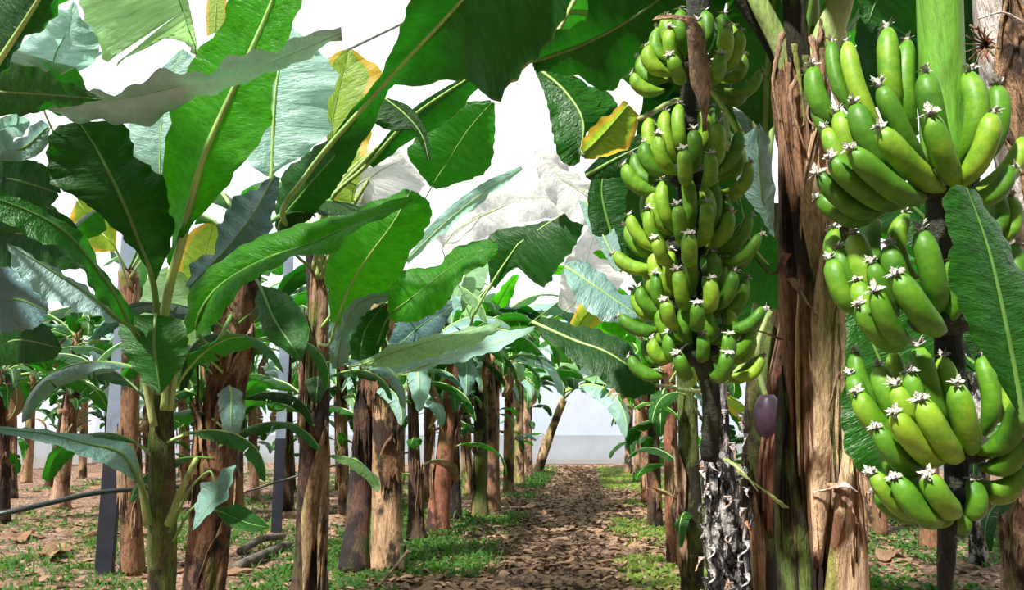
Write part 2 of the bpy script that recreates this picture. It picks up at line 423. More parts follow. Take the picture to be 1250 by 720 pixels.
# near bunch (right): every finger placed one by one
D0 = 1.6
nb = empty('banana_bunch', P(1150, 215, D0 + .05), 'huge bunch of plump green bananas, the nearer and larger of the two hanging bunches', 'bananas')
stalk_top = [P(1146, -60, D0 + .07), P(1147, 0, D0 + .07), P(1150, 100, D0 + .07), P(1152, 205, D0 + .07)]
tube('bunch_stem', spline(stalk_top, 14), [.0445] * 12 + [.042, .036], TM['stalk'], nb, 20, nb.location, 'thick smooth green stem', lambda th, s: 1 + .03 * math.cos(4 * th))
rach = [P(1152, 200, D0 + .07), P(1150, 300, D0 + .07), P(1158, 420, D0 + .07), P(1168, 520, D0 + .07), P(1166, 610, D0 + .06), P(1157, 650, D0 + .05), P(1152, 760, D0 + .05)]
tube('fruit_stalk', spline(rach, 40), [.034 - .014 * (i / 39) if i < 30 else .022 - .0008 * (i - 29) * 1.2 for i in range(40)], TM['rachis'], nb, 12, nb.location, 'dark stalk below the bananas', lambda th, s: 1 + .06 * math.sin(s * 160))
HANDS = [
 ((1150, 225), [  # (tipx,tipy,basex,basey,width_px, tip depth off, base depth off)
  (1083, 37, 1100, 150, 28, .10, .10), (1110, 52, 1116, 165, 24, .11, .10), (1133, 90, 1146, 205, 31, .0, .05), (1183, 90, 1163, 208, 33, .03, .06),
  (1216, 106, 1172, 215, 31, .02, .05), (1036, 53, 1078, 165, 22, .12, .10), (1017, 52, 1040, 140, 18, .15, .12), (992, 82, 1040, 165, 28, .10, .10),
  (1075, 107, 1132, 215, 29, -.01, .05), (1045, 127, 1100, 220, 31, .01, .05), (1078, 157, 1148, 232, 32, -.09, .0), (1137, 140, 1168, 225, 33, -.1, .0),
  (1023, 138, 1062, 220, 27, .05, .07), (1042, 182, 1125, 242, 31, -.1, .0), (1018, 193, 1100, 252, 31, -.06, .01), (1001, 212, 1080, 258, 28, -.02, .03),
  (1008, 158, 1060, 232, 24, .06, .06), (995, 128, 1040, 190, 17, .1, .1), (1214, 140, 1160, 232, 30, -.07, .0), (1236, 205, 1165, 245, 28, -.03, .02),
  (1250, 170, 1175, 235, 28, .06, .06), (1000, 240, 1070, 262, 24, .05, .06)]),
 ((1150, 390), [
  (1123, 283, 1148, 385, 33, -.03, .03), (1098, 335, 1148, 402, 33, -.1, -.01), (1088, 300, 1120, 390, 30, -.02, .03), (1070, 355, 1110, 415, 30, -.08, .0),
  (1064, 322, 1095, 385, 26, -.02, .04), (1045, 285, 1085, 365, 33, .06, .07), (1025, 303, 1062, 370, 28, .06, .07), (1018, 280, 1055, 345, 26, .12, .1),
  (1014, 317, 1055, 385, 28, .05, .06), (1048, 343, 1080, 400, 26, .0, .03), (1052, 372, 1100, 425, 28, -.04, .02), (1213, 232, 1190, 300, 24, .1, .1),
  (1234, 240, 1205, 300, 24, .1, .1), (1162, 320, 1152, 400, 22, .0, .02), (1200, 290, 1165, 390, 30, .08, .06), (1240, 300, 1175, 395, 30, .05, .06),
  (1105, 262, 1120, 340, 26, .15, .12), (1070, 268, 1090, 345, 26, .15, .12)]),
 ((1175, 545), [
  (1120, 425, 1155, 530, 32, .02, .05), (1153, 437, 1170, 530, 27, .02, .05), (1172, 470, 1183, 552, 32, -.09, .0), (1197, 435, 1196, 535, 26, .04, .06),
  (1243, 492, 1190, 552, 30, -.06, .0), (1127, 488, 1168, 555, 33, -.1, .0), (1096, 505, 1148, 562, 31, -.1, .0), (1112, 455, 1142, 530, 29, -.03, .03),
  (1093, 472, 1130, 545, 29, -.05, .02), (1074, 447, 1115, 525, 28, .03, .05), (1049, 480, 1105, 540, 30, .0, .04), (1044, 430, 1090, 500, 26, .1, .09),
  (1039, 458, 1085, 520, 26, .07, .07), (1073, 522, 1125, 570, 28, -.04, .03), (1250, 535, 1195, 570, 29, -.05, .02), (1225, 440, 1200, 520, 26, .08, .08),
  (1090, 430, 1125, 510, 24, .1, .08), (1252, 570, 1190, 585, 26, -.02, .03), (1245, 590, 1190, 592, 26, .03, .05)]),
 ((1162, 612), [
  (1066, 578, 1125, 625, 28, -.02, .03), (1096, 583, 1148, 630, 30, -.06, .0), (1136, 580, 1166, 622, 32, -.09, .0), (1099, 560, 1145, 612, 28, .0, .03),
  (1079, 550, 1130, 605, 26, .04, .05), (1190, 585, 1170, 625, 26, -.02, .03), (1070, 600, 1130, 632, 22, .04, .05), (1174, 655, 1166, 612, 19, .0, .03), (1128, 638, 1150, 612, 22, .03, .05)]),
]
for (cx, cy), fs in HANDS:
    cc = P(cx, cy, D0 + .05)
    pad = crown_pad(nb, cc, .068)
    for k, (tx, ty, bx, by, w, dt, db) in enumerate(fs):
        b = P(bx, by, D0 + db); t = P(tx, ty, D0 + dt)
        out = (t - cc); out.z = 0
        banana(pad, nb, b, t, w * .98 * (D0 + dt) / F, out.normalized() * .5 + Vector((0, -.35, -1)), k)

# middle bunch
D1 = 2.7
mb = empty('banana_bunch', P(845, 210, D1), 'tall narrow bunch of green bananas hanging above the trunk with black and white peeling skin', 'bananas')
r2 = [P(858, -60, D1 + .02), P(850, 40, D1), P(842, 150, D1), P(840, 300, D1), P(852, 420, D1), P(868, 480, D1), P(866, 560, D1 + .05)]
tube('fruit_stalk', spline(r2, 50), [.042 - .0001 * i for i in range(38)] + [.032] * 12, TM['rachis'], mb, 12, mb.location, 'dark ringed fruit stalk', lambda th, s: 1 + .12 * math.sin(s * 150))
rb = random.Random(3)
for (cx, cy, n, wd, lo, up_) in ((846, 88, 8, 62, .13, .12), (842, 212, 8, 62, .15, .16), (838, 300, 9, 72, .155, .15), (842, 375, 9, 70, .15, .13), (850, 432, 8, 66, .15, .11)):
    cc = P(cx, cy, D1); pad = crown_pad(mb, cc, .085)
    for row in range(3):
        for k in range(n):
            if row == 2 and k % 3 == 1: continue
            az = math.radians(-125 + 250 * (k + .5 * row) / (n - .5) + rb.uniform(-5, 5))   # 0 faces the camera
            o = Vector((math.sin(az), -math.cos(az), 0))
            b = cc + o * (.06 + .02 * row) + Vector((0, 0, -.02 + .05 * (1 - row)))
            reach = (.06, .1, .12)[row] * wd / 66 + rb.uniform(-.012, .012)
            rise = up_ * (1.02, .75, .48)[row] + rb.uniform(-.02, .02)
            t = b + o * reach + Vector((rb.uniform(-.015, .015), 0, rise))
            banana(pad, mb, b, t, rb.uniform(.047, .054), o * .8 + Vector((0, 0, -1)), k + row)
# dry bract hanging down the middle bunch
V = []; Fc = []
bp = spline([P(800, 22, D1 - .2), P(828, 22, D1 - .22), P(846, 30, D1 - .22), P(852, 70, D1 - .2), P(857, 110, D1 - .18), P(861, 160, D1 - .17)], 30)
for i, p in enumerate(bp):
    w = .006 + .026 * max(0, math.sin(math.pi * min(1, max(0, (i - 6) / 24) * .8 + .15))) * (1 if i > 8 else .3); w = max(.004, w * (1 - max(0, i - 20) / 11))
    for u in (-1, -.3, .3, 1): V.append(Vector((p[0] + u * w, p[1] + .008 * math.cos(u * 5 + i * .6), p[2] + u * w * (.8 if i < 9 else 0))) - mb.location)
for i in range(len(bp) - 1):
    for j in range(3): Fc.append((i * 4 + j, i * 4 + j + 1, i * 4 + j + 5, i * 4 + j + 4))
o = obj('dry_bract', mesh('dry_bract', V, Fc, TM['sheath']), mb, 'long dry brown bract'); s_ = o.modifiers.new('t', 'SOLIDIFY'); s_.thickness = .004

# ------------------------------------------------------------------ plants: foreground and middle
def plant(label, base, path, r0, r1, m, seed=0, flare=1.25, group=None, cat='banana plant', name='banana_plant', rough=1.0, n=40, seg=22):
    root = empty(name, base, label, cat, group)
    pts = [base] + [P(*q) for q in path]
    trunk(root, pts, r0 * .88, r1 * .88, m, seed=seed, flare=flare, rough=rough, n=n, seg=seg)
    root['_'] = 0; del root['_']
    return root, pts
def ragged(root, pts, r, m, n, seed, tmin=.1, tmax=.95):
    q = random.Random(seed)
    for i in range(n):
        s0 = tmin + (tmax - tmin) * q.random() * .8; s1 = min(.97, s0 + q.uniform(.12, .3))
        sheath(root, pts, s0, s1, q.uniform(-1.4, 1.4), q.uniform(.3, .6), r * 1.03, m, flare=q.uniform(0, .35) * r, seed=seed + i)

# A: young plant, left
bA = foot(196, 4.0)
A, pA = plant('slim young banana plant with a tall bright upright leaf, right of the first steel post', bA, [(197, 720, 4.0), (198, 600, 4.0), (197, 500, 4.0), (196, 420, 3.95)], .085, .06, 'green', 3, 1.3)
for pts, rr in (([(180, 640, 3.95), (172, 590, 3.9), (160, 545, 3.9)], .02), ([(205, 640, 3.95), (225, 590, 3.9), (240, 560, 3.85)], .02),
                ([(188, 520, 3.93), (178, 470, 3.9), (170, 430, 3.85)], .02), ([(207, 500, 3.93), (214, 450, 3.9), (222, 410, 3.85)], .022), ([(200, 500, 3.9), (203, 450, 3.88), (198, 395, 3.8)], .02)):
    tube('petiole', spline([P(*p) for p in pts], 12), [rr * (1 - .03 * i) for i in range(12)], TM['petiole'], A, 8, A.location)
hero_leaf(A, [(208, 345, 3.7), (222, 295, 3.6), (248, 195, 3.5), (288, 103, 3.4), (333, 0, 3.3), (355, -70, 3.25)],
  [(208, 320), (208, 285), (199, 235), (201, 190), (204, 150), (212, 115), (232, 88), (238, 60), (262, 42), (280, 8), (300, -50), (330, -85)],
  [(212, 320), (218, 288), (262, 243), (298, 200), (328, 150), (338, 90), (352, 40), (370, 0), (378, -70)], 'young',
  pet=[(197, 480, 3.95), (199, 400, 3.85)], dl=.12, dr=-.1, rib=RIB, ribr=.026, sag=-.05, rip=.012, pleat=.003, seed=1, label='tall upright bright green leaf')
hero_leaf(A, [(187, 345, 3.6), (167, 290, 3.5), (147, 240, 3.4), (120, 185, 3.35), (97, 150, 3.3)],
  [(186, 345), (165, 303), (138, 280), (117, 257), (88, 238), (62, 222), (58, 175), (70, 155), (97, 148)],
  [(190, 345), (207, 300), (215, 275), (203, 250), (203, 222), (185, 203), (163, 192), (155, 153), (100, 148)], 'dark',
  pet=[(195, 470, 3.95), (192, 400, 3.8)], dl=-.12, dr=.12, rib=RIBD, ribr=.02, rip=.02, seed=2)
hero_leaf(A, [(190, 385, 3.55), (188, 420, 3.5), (192, 450, 3.5), (196, 480, 3.52)], [(185, 384), (150, 388), (143, 400), (150, 425), (165, 455), (194, 480)],
  [(196, 384), (218, 390), (230, 415), (226, 438), (212, 462), (197, 480)], 'mid', pet=[(193, 430, 3.85), (190, 395, 3.7)], dl=.08, dr=.08, rib=RIBD, ribr=.012, sag=.08, seed=3, nu=30)
hero_leaf(A, [(148, 392, 3.3), (115, 365, 3.2), (65, 332, 3.1), (8, 297, 3.0)], [(147, 393), (133, 377), (100, 347), (68, 328), (33, 308), (8, 296)],
  [(148, 394), (128, 391), (100, 380), (67, 370), (37, 350), (17, 325), (8, 298)], 'silver', pet=[(190, 450, 3.85), (175, 410, 3.6)], dl=.05, dr=-.15, seed=4, ribr=.012, rib=RIBD)
hero_leaf(A, [(160, 400, 3.5), (140, 360, 3.4), (110, 318, 3.3), (85, 288, 3.2), (45, 262, 3.1), (-15, 238, 3.0)],
  [(163, 398), (158, 372), (125, 330), (112, 298), (87, 276), (45, 252), (-15, 226)], [(158, 402), (135, 378), (108, 350), (98, 325), (72, 306), (40, 290), (-15, 262)], 'mid', pet=[(190, 470, 3.9), (180, 430, 3.7)], dl=.05, dr=-.1, seed=5, rib=RIBD)
hero_leaf(A, [(169, 587, 3.7), (147, 553, 3.6), (102, 541, 3.5), (58, 530, 3.4), (-10, 522, 3.3)], [(170, 585), (160, 545), (110, 532), (58, 525), (-10, 519)],
  [(168, 590), (140, 572), (100, 556), (58, 541), (-10, 527)], 'waxy', rip=.004, pet=[(185, 640, 3.9), (178, 610, 3.8)], dl=.1, dr=-.1, seed=6, ribr=.01, rib=RIBD)
hero_leaf(A, [(262, 590, 3.6), (266, 600, 3.55), (250, 625, 3.5), (235, 646, 3.48)], [(262, 588), (245, 592), (240, 613), (235, 645)], [(270, 572), (288, 568), (283, 592), (264, 620), (236, 647)], 'waxy', pet=[(207, 650, 3.9), (230, 600, 3.8), (255, 575, 3.7)], dl=.05, dr=-.05, seed=7, nu=24, ribr=.008, rib=RIBD)
hero_leaf(A, [(262, 622, 3.6), (285, 632, 3.55), (308, 640, 3.5), (329, 644, 3.5)], [(262, 620), (285, 616), (305, 622), (329, 643)], [(262, 624), (275, 638), (302, 649), (328, 645)], 'mid', pet=[(212, 660, 3.9), (235, 620, 3.8)], dl=.05, dr=-.05, seed=8, nu=24, ribr=.008, rib=RIBD)

# B: leaning trunk beside A
B, pB = plant('stout banana plant with brown leaning trunk, right beside the slim young plant on the left', foot(238, 5.0), [(250, 720, 5.0), (262, 600, 5.0), (274, 470, 5.0), (296, 360, 5.0), (300, 300, 5.0)], .15, .115, 'brown', 5)
ragged(B, pB, .135, 'sheath', 4, 5); ragged(B, pB, .14, 'brown', 3, 9)
hero_leaf(B, [(240, 400, 4.2), (262, 355, 4.1), (320, 318, 4.0), (380, 297, 3.9), (440, 270, 3.8), (505, 243, 3.75)],
  [(228, 410), (225, 385), (240, 345), (275, 312), (350, 277), (400, 268), (450, 253), (505, 238)],
  [(240, 415), (262, 392), (300, 350), (322, 332), (360, 315), (405, 308), (430, 285), (505, 247)], 'young', pet=[(290, 370, 5.0), (262, 420, 4.5)], dl=.1, dr=-.12, seed=11, ribr=.014, rib=RIBD, sag=.1)
hero_leaf(B, [(335, 215, 4.8), (310, 260, 4.6), (275, 305, 4.5), (230, 350, 4.4)], [(338, 214), (305, 232), (275, 256), (262, 300), (234, 325), (226, 350)],
  [(342, 216), (336, 250), (328, 285), (295, 315), (262, 345), (232, 358)], 'slate', pet=[(298, 320, 5.0), (330, 250, 4.9)], dl=.1, dr=.1, seed=12, rip=.02, ribr=.01, rib=RIBD, sag=.12)
hero_leaf(B, [(318, 350, 4.7), (335, 390, 4.5), (355, 420, 4.4), (368, 440, 4.35)], [(318, 348), (345, 355), (367, 377), (378, 405), (369, 440)], [(316, 352), (312, 380), (330, 415), (366, 441)], 'mid', pet=[(300, 350, 5.0), (308, 338, 4.85)], dl=.05, dr=.05, seed=13, nu=26, rib=RIBD)
hero_leaf(B, [(331, 215, 5.2), (334, 150, 5.2), (338, 100, 5.2), (350, 30, 5.2)], [(325, 215), (300, 190), (300, 120), (320, 60), (350, 30)], [(345, 200), (367, 193), (402, 162), (398, 128), (412, 108), (412, 90), (390, 62), (352, 30)], 'teal', pet=[(302, 330, 5.0), (322, 260, 5.1)], seed=15, ribr=.02, pleat=.012, rip=.04, nu=30)
for k, (az, s, mm) in enumerate(((2.6, .8, 'mid'), (.6, .7, 'dark'), (-2.6, .7, 'mid'))):
    gen_leaf(B, Vector(pB[-1]) - B.location, (k * 2 + 1) % 8, az, s, mm)
for (x, y, k, az, s, mm) in ((285, 410, 1, 3.4, .45, 'slate'), (282, 430, 3, .3, .42, 'mid'), (272, 455, 7, 3.6, .4, 'mid'), (275, 480, 5, 5.2, .4, 'waxy'), (270, 520, 3, 2.8, .38, 'mid'), (285, 420, 5, 4.6, .4, 'dark'), (268, 545, 1, .1, .35, 'mid'), (262, 560, 6, 3.5, .35, 'dark'), (292, 395, 2, 5.6, .4, 'slate')):
    gen_leaf(B, P(x, y, 4.85) - B.location, k, az, s, mm, .35)
for (x, y, k, az, s, mm) in ((190, 560, 3, 3.3, .35, 'mid'), (203, 540, 5, .2, .35, 'mid'), (186, 500, 1, 3.0, .4, 'dark'), (210, 480, 7, 5.9, .4, 'mid'), (190, 460, 5, 3.6, .4, 'waxy')):
    gen_leaf(A, P(x, y, 3.97) - A.location, k, az, s, mm, .2)
gen_leaf(B, P(278, 440, 4.9) - B.location, 6, 2.9, .38, 'slate'); gen_leaf(B, P(278, 500, 4.9) - B.location, 5, .2, .35, 'dark'); gen_leaf(B, P(270, 470, 4.9) - B.location, 3, 3.3, .4, 'mid')

# leaves from a plant outside the frame on the left
Lp, pL = plant('banana plant at the left edge of the picture with broad dark leaves reaching in', foot(-120, 3.4), [(-120, 600, 3.4), (-120, 300, 3.4), (-110, 200, 3.4)], .12, .1, 'brown', 8)
hero_leaf(Lp, [(60, 130, 3.2), (150, 120, 3.1), (270, 92, 3.0), (340, 72, 2.95), (417, 40, 2.9)], [(56, 128), (120, 114), (205, 90), (260, 82), (300, 68), (343, 53), (417, 33)],
  [(56, 133), (100, 146), (150, 154), (200, 141), (233, 124), (277, 102), (317, 92), (357, 74), (390, 57), (418, 50)], 'silver', pet=[(-112, 200, 3.4), (-30, 150, 3.25)], dl=-.2, dr=.25, seed=14, ribr=.006, rib=RIBD, rip=.02, sag=.1, label='long narrow grey-blue leaf tapering to the left')
hero_leaf(Lp, [(-90, 110, 3.2), (0, 112, 3.0), (60, 115, 2.9), (124, 121, 2.8)], [(-90, 90), (0, 76), (50, 86), (124, 119)], [(-90, 140), (0, 142), (55, 135), (124, 122)], 'dark', pet=[(-112, 220, 3.4), (-105, 150, 3.3)], dl=-.1, dr=.1, seed=21, rib=RIBD)
hero_leaf(Lp, [(-60, 160, 2.6), (-15, 95, 2.4), (13, 53, 2.3), (47, 0, 2.2), (80, -60, 2.1)], [(-60, 150), (-30, 60), (0, 10), (20, -40), (80, -62)], [(-50, 165), (0, 88), (20, 62), (78, 2), (90, -60)], 'dark', pet=[(-112, 230, 3.4)], dl=.05, dr=.1, seed=22, ribr=.02)
hero_leaf(Lp, [(-40, 165, 3.3), (0, 160, 3.3), (22, 152, 3.3), (36, 148, 3.3)], [(-40, 140), (0, 141), (20, 138), (36, 147)], [(-40, 200), (0, 185), (24, 170), (37, 150)], 'teal', pet=[(-110, 220, 3.4)], dl=-.1, dr=-.1, seed=23, sag=.25, nu=24)
hero_leaf(Lp, [(-10, 192, 3.5), (30, 180, 3.4), (58, 155, 3.3)], [(-10, 186), (28, 165), (50, 148), (60, 153)], [(-10, 195), (30, 196), (55, 180), (62, 156)], 'waxy', dl=.1, seed=24, nu=20, rib=RIBD, pet=[(-110, 240, 3.4)])
hero_leaf(Lp, [(-30, 215, 3.7), (20, 220, 3.6), (70, 235, 3.5)], [(-30, 175), (20, 190), (60, 205), (75, 235)], [(-30, 250), (15, 255), (50, 262), (72, 240)], 'dark', pet=[(-110, 240, 3.4)], seed=25, nu=26, rib=RIBD)
hero_leaf(Lp, [(-30, 290, 3.9), (30, 285, 3.8), (80, 300, 3.7), (112, 322, 3.6)], [(-30, 235), (30, 235), (85, 268), (113, 320)], [(-30, 320), (20, 330), (70, 330), (112, 325)], 'dark', pet=[(-110, 260, 3.4)], seed=26, nu=30, rib=RIBD)
hero_leaf(Lp, [(-30, 370, 3.5), (20, 365, 3.4), (58, 380, 3.3)], [(-30, 325), (15, 328), (50, 350), (60, 380)], [(-30, 410), (10, 405), (45, 400), (58, 385)], 'slate', pet=[(-112, 300, 3.4)], seed=27, nu=24, rib=RIBD)
hero_leaf(Lp, [(-40, 430, 3.9), (20, 415, 3.8), (75, 425, 3.7)], [(-40, 380), (20, 385), (60, 400), (76, 425)], [(-40, 450), (20, 445), (60, 440), (75, 428)], 'dark', pet=[(-115, 340, 3.4)], seed=28, nu=24, rib=RIBD)

# two plants farther left whose crowns fill the top left
K1, pK = plant('banana plant behind the first steel post with pale pleated leaves at the top', foot(160, 7.5), [(160, 640, 7.5), (158, 520, 7.5), (160, 400, 7.5), (155, 330, 7.5)], .11, .09, 'brown', 31)
ragged(K1, pK, .1, 'sheath', 4, 3)
hero_leaf(K1, [(60, 100, 5), (70, 60, 4.9), (85, 35, 4.8), (90, 5, 4.8)], [(40, 95), (20, 66), (67, 17), (80, 10), (90, 0)], [(77, 97), (108, 80), (125, 58), (112, 38), (100, 22), (92, 0)], 'teal', pet=[(155, 330, 7.5), (60, 150, 5.6)], seed=32, rip=.04, nu=30, sag=.2)
hero_leaf(K1, [(240, 70, 5.2), (228, 30, 5), (215, -10, 4.9), (200, -40, 4.8)], [(238, 65), (222, 42), (200, 42), (183, 43), (168, 60), (135, 68), (122, 45), (100, 0), (105, -40)], [(243, 68), (236, 30), (226, -10), (210, -42)], 'pale', pet=[(157, 330, 7.5), (235, 150, 5.8)], seed=33, pleat=.02, nu=30, rib=RIBD, tears=[(1, .5)])
hero_leaf(K1, [(196, 240, 4.9), (195, 190, 4.8), (200, 130, 4.8), (222, 60, 4.8)], [(185, 230), (160, 190), (155, 150), (175, 110), (205, 75), (222, 60)], [(205, 232), (230, 200), (240, 150), (240, 80), (224, 60)], 'teal', pet=[(158, 340, 7.5), (190, 290, 6)], seed=34, nu=30)
hero_leaf(K1, [(142, 305, 5.5), (120, 280, 5.4), (95, 245, 5.3)], [(142, 303), (140, 270), (115, 240), (95, 240)], [(140, 307), (105, 305), (85, 275), (93, 245)], 'yellow', pet=[(157, 350, 7.5)], seed=35, nu=20)
hero_leaf(K1, [(235, 360, 5.6), (250, 310, 5.5), (262, 270, 5.4)], [(230, 358), (215, 330), (230, 285), (262, 268)], [(240, 362), (262, 330), (270, 290), (264, 268)], 'yellow', pet=[(160, 380, 7.5), (220, 390, 6)], seed=36, nu=20)
hero_leaf(K1, [(205, 430, 5.6), (200, 380, 5.5), (205, 330, 5.4)], [(190, 430), (165, 400), (180, 340), (205, 325)], [(225, 430), (245, 400), (228, 340), (207, 325)], 'pale', pet=[(160, 400, 7.5), (200, 470, 6)], seed=37, nu=20)
hero_leaf(K1, [(262, 40, 6.5), (264, 10, 6.5), (266, -30, 6.5)], [(252, 45), (252, 10), (256, -30)], [(282, 40), (278, 10), (276, -30)], 'yellow', pet=[(160, 330, 7.5), (258, 150, 6.7)], seed=38, nu=16)

# C
Cc, pC = plant('banana plant with slender trunk and flaking pink upper stem, third large trunk from the left', foot(372, 6.2), [(376, 720, 6.2), (380, 600, 6.2), (386, 470, 6.2), (388, 380, 6.2), (384, 300, 6.2)], .15, .085, 'dark', 41, 1.35)
sheath(Cc, pC, .12, .5, .75, .8, .135, 'tan', flare=.0, seed=42); sheath(Cc, pC, .62, .97, .2, .7, .1, 'pink', flare=.03, seed=43)
sheath(Cc, pC, .55, .8, -.6, .6, .11, 'green', flare=.02, seed=44); ragged(Cc, pC, .115, 'pink', 3, 45, .5, .98)
hero_leaf(Cc, [(400, 180, 4.2), (440, 135, 4.0), (480, 90, 3.7), (548, 18, 3.3), (600, -40, 3.1), (700, -150, 2.9)],
  [(398, 178), (432, 130), (470, 82), (500, 2), (520, -30), (600, -120)], [(410, 190), (450, 165), (470, 120), (484, 104), (520, 102), (563, 98), (580, 108), (607, 123), (622, 105), (655, 70), (690, 20), (720, -60)], 'dark',
  pet=[(383, 310, 6.2), (345, 265, 5.0), (370, 220, 4.5)], dl=.05, dr=.15, seed=51, ribr=.022, rib=RIB, sag=-.05, label='large dark leaf with pale rib reaching over the path')
hero_leaf(Cc, [(450, 200, 5.0), (500, 145, 4.7), (560, 103, 4.4), (600, 80, 4.3)], [(445, 200), (495, 140), (555, 100), (600, 78)], [(455, 205), (505, 170), (545, 150), (580, 112), (602, 80)], 'dark', pet=[(384, 320, 6.2), (400, 250, 5.4)], dr=.1, seed=52, ribr=.02)
hero_leaf(Cc, [(340, 285, 5.2), (370, 235, 5.0), (405, 195, 4.8), (440, 150, 4.6)], [(335, 275), (345, 215), (385, 180), (438, 148)], [(345, 290), (385, 260), (420, 215), (450, 158)], 'dark', seed=53, dl=.1, dr=.1, rib=RIBD, pet=[(382, 330, 6.2)])
hero_leaf(Cc, [(470, 120, 4.4), (495, 140, 4.4), (515, 165, 4.4), (524, 197, 4.4)], [(468, 118), (500, 130), (520, 160), (526, 196)], [(462, 125), (440, 140), (480, 160), (502, 155), (522, 197)], 'dark', seed=54, nu=24, ribr=.006, rib=RIB)
hero_leaf(Cc, [(410, 395, 5.2), (425, 355, 5.0), (445, 320, 4.8), (480, 272, 4.6), (500, 235, 4.6)],
  [(404, 392), (398, 340), (405, 308), (440, 255), (475, 240), (490, 230), (500, 232)], [(415, 398), (425, 372), (475, 350), (493, 328), (500, 307), (518, 287), (527, 260), (517, 240), (502, 232)], 'young', pet=[(388, 420, 6.2), (402, 420, 5.5)], dl=.1, dr=.12, seed=55, ribr=.014, label='broad bright green leaf')
hero_leaf(Cc, [(455, 250, 6), (420, 215, 6), (405, 160, 6), (425, 62, 6)], [(400, 248), (398, 150), (400, 76), (425, 60)], [(445, 240), (452, 160), (462, 100), (465, 84), (430, 60)], 'yellow', pet=[(386, 330, 6.2)], seed=56, nu=26, rib=RIBD, pleat=.012, rip=.04)
for pts in ([(384, 330, 6.1), (400, 250, 5.9), (460, 180, 5.7)], [(390, 340, 6.1), (420, 270, 6), (450, 220, 5.9)], [(386, 330, 6.1), (410, 230, 6), (500, 150, 5.6)], [(388, 340, 6.1), (395, 280, 6), (380, 230, 6)]):
    tube('petiole', spline([P(*p) for p in pts], 14), [.028 * (1 - .04 * i) for i in range(14)], TM['petiole'], Cc, 8, Cc.location)
for k, (az, s, mm) in enumerate(((1.4, .8, 'pale'), (.4, .7, 'mid'), (2.4, .8, 'mid'), (-.4, .6, 'teal'))):
    gen_leaf(Cc, Vector(pC[-1]) - Cc.location, (k * 3 + 1) % 8, az, s, mm)
gen_leaf(Cc, P(388, 470, 6.1) - Cc.location, 5, .5, .4, 'mid'); gen_leaf(Cc, P(380, 500, 6.1) - Cc.location, 3, 2.9, .45, 'mid')

# D pair
Dd, pD = plant('banana plant with dark narrow trunk standing against a lighter brown trunk, left row', G(432, 700), [(440, 600, 7.9), (447, 520, 7.9), (450, 420, 7.9), (450, 360, 7.9)], .15, .1, 'dark', 61)
De, pE = plant('banana plant with light brown straight trunk, touching the dark narrow trunk in the left row', G(472, 697), [(472, 600, 7.8), (470, 520, 7.8), (468, 430, 7.8), (466, 370, 7.8)], .175, .125, 'tan', 62)
ragged(De, pE, .16, 'brown', 4, 63); ragged(Dd, pD, .14, 'dark', 2, 64)
hero_leaf(De, [(475, 385, 5.6), (505, 362, 5.5), (545, 330, 5.4), (580, 308, 5.3), (608, 303, 5.3)], [(472, 372), (478, 342), (497, 328), (530, 326), (550, 307), (585, 292), (607, 298)],
  [(478, 392), (510, 392), (545, 370), (563, 340), (587, 326), (606, 312)], 'young', pet=[(466, 380, 7.8), (460, 420, 6)], dl=.1, dr=-.1, seed=65, rib=RIBD)
hero_leaf(De, [(440, 445, 6), (480, 430, 5.9), (530, 415, 5.8), (580, 402, 5.8), (612, 393, 5.8)], [(438, 442), (470, 425), (500, 416), (550, 405), (585, 398), (612, 392)], [(442, 450), (490, 445), (540, 432), (585, 418), (612, 396)], 'pale', pet=[(466, 385, 7.8), (425, 440, 6.5)], dl=.1, dr=-.1, seed=66, rib=RIB)
hero_leaf(De, [(470, 455, 6.3), (540, 438, 6.2), (600, 420, 6.2), (652, 400, 6.2)], [(470, 448), (540, 428), (600, 408), (652, 398)], [(475, 460), (540, 446), (600, 430), (652, 403)], 'teal', pet=[(466, 390, 7.8)], dl=.1, dr=-.1, seed=67)
hero_leaf(Dd, [(412, 450, 5.8), (418, 405, 5.7), (440, 368, 5.6), (474, 362, 5.6)], [(405, 450), (402, 400), (430, 362), (474, 358)], [(425, 445), (430, 410), (450, 378), (474, 366)], 'waxy', pet=[(450, 370, 7.9), (420, 470, 6)], dr=.12, seed=68, rib=RIBD)
hero_leaf(Dd, [(440, 440, 6), (445, 405, 5.9), (468, 372, 5.8)], [(428, 438), (430, 395), (468, 370)], [(460, 435), (475, 400), (472, 372)], 'dark', pet=[(450, 380, 7.9)], seed=69, rib=RIBD, nu=20)
hero_leaf(De, [(478, 425, 6.4), (510, 400, 6.3), (552, 372, 6.2)], [(474, 418), (500, 372), (552, 366)], [(486, 430), (530, 415), (553, 378)], 'slate', pet=[(466, 385, 7.8)], seed=70, rib=RIBD, nu=24)
hero_leaf(De, [(527, 228, 5.2), (545, 200, 5.1), (570, 160, 5.0), (600, 125, 4.9)], [(525, 228), (498, 190), (510, 165), (530, 140), (533, 128), (598, 122)], [(532, 231), (580, 217), (600, 198), (604, 160), (604, 126)], 'mid', pet=[(467, 370, 7.8), (490, 300, 6)], seed=71, nu=30, ribr=.01, dr=.1, pleat=.008)
hero_leaf(De, [(497, 318, 5.0), (540, 275, 4.9), (590, 235, 4.8), (637, 205, 4.7)], [(497, 316), (530, 270), (585, 226), (637, 202)], [(498, 322), (545, 280), (595, 241), (638, 207)], 'teal', pet=[(466, 375, 7.8), (475, 345, 6)], seed=72, dr=.1, ribr=.01)
hero_leaf(De, [(430, 250, 6), (455, 215, 5.9), (490, 195, 5.8)], [(432, 240), (445, 205), (488, 188)], [(450, 250), (500, 245), (515, 220), (492, 192)], 'ivory', pet=[(467, 375, 7.8)], seed=73, nu=20)
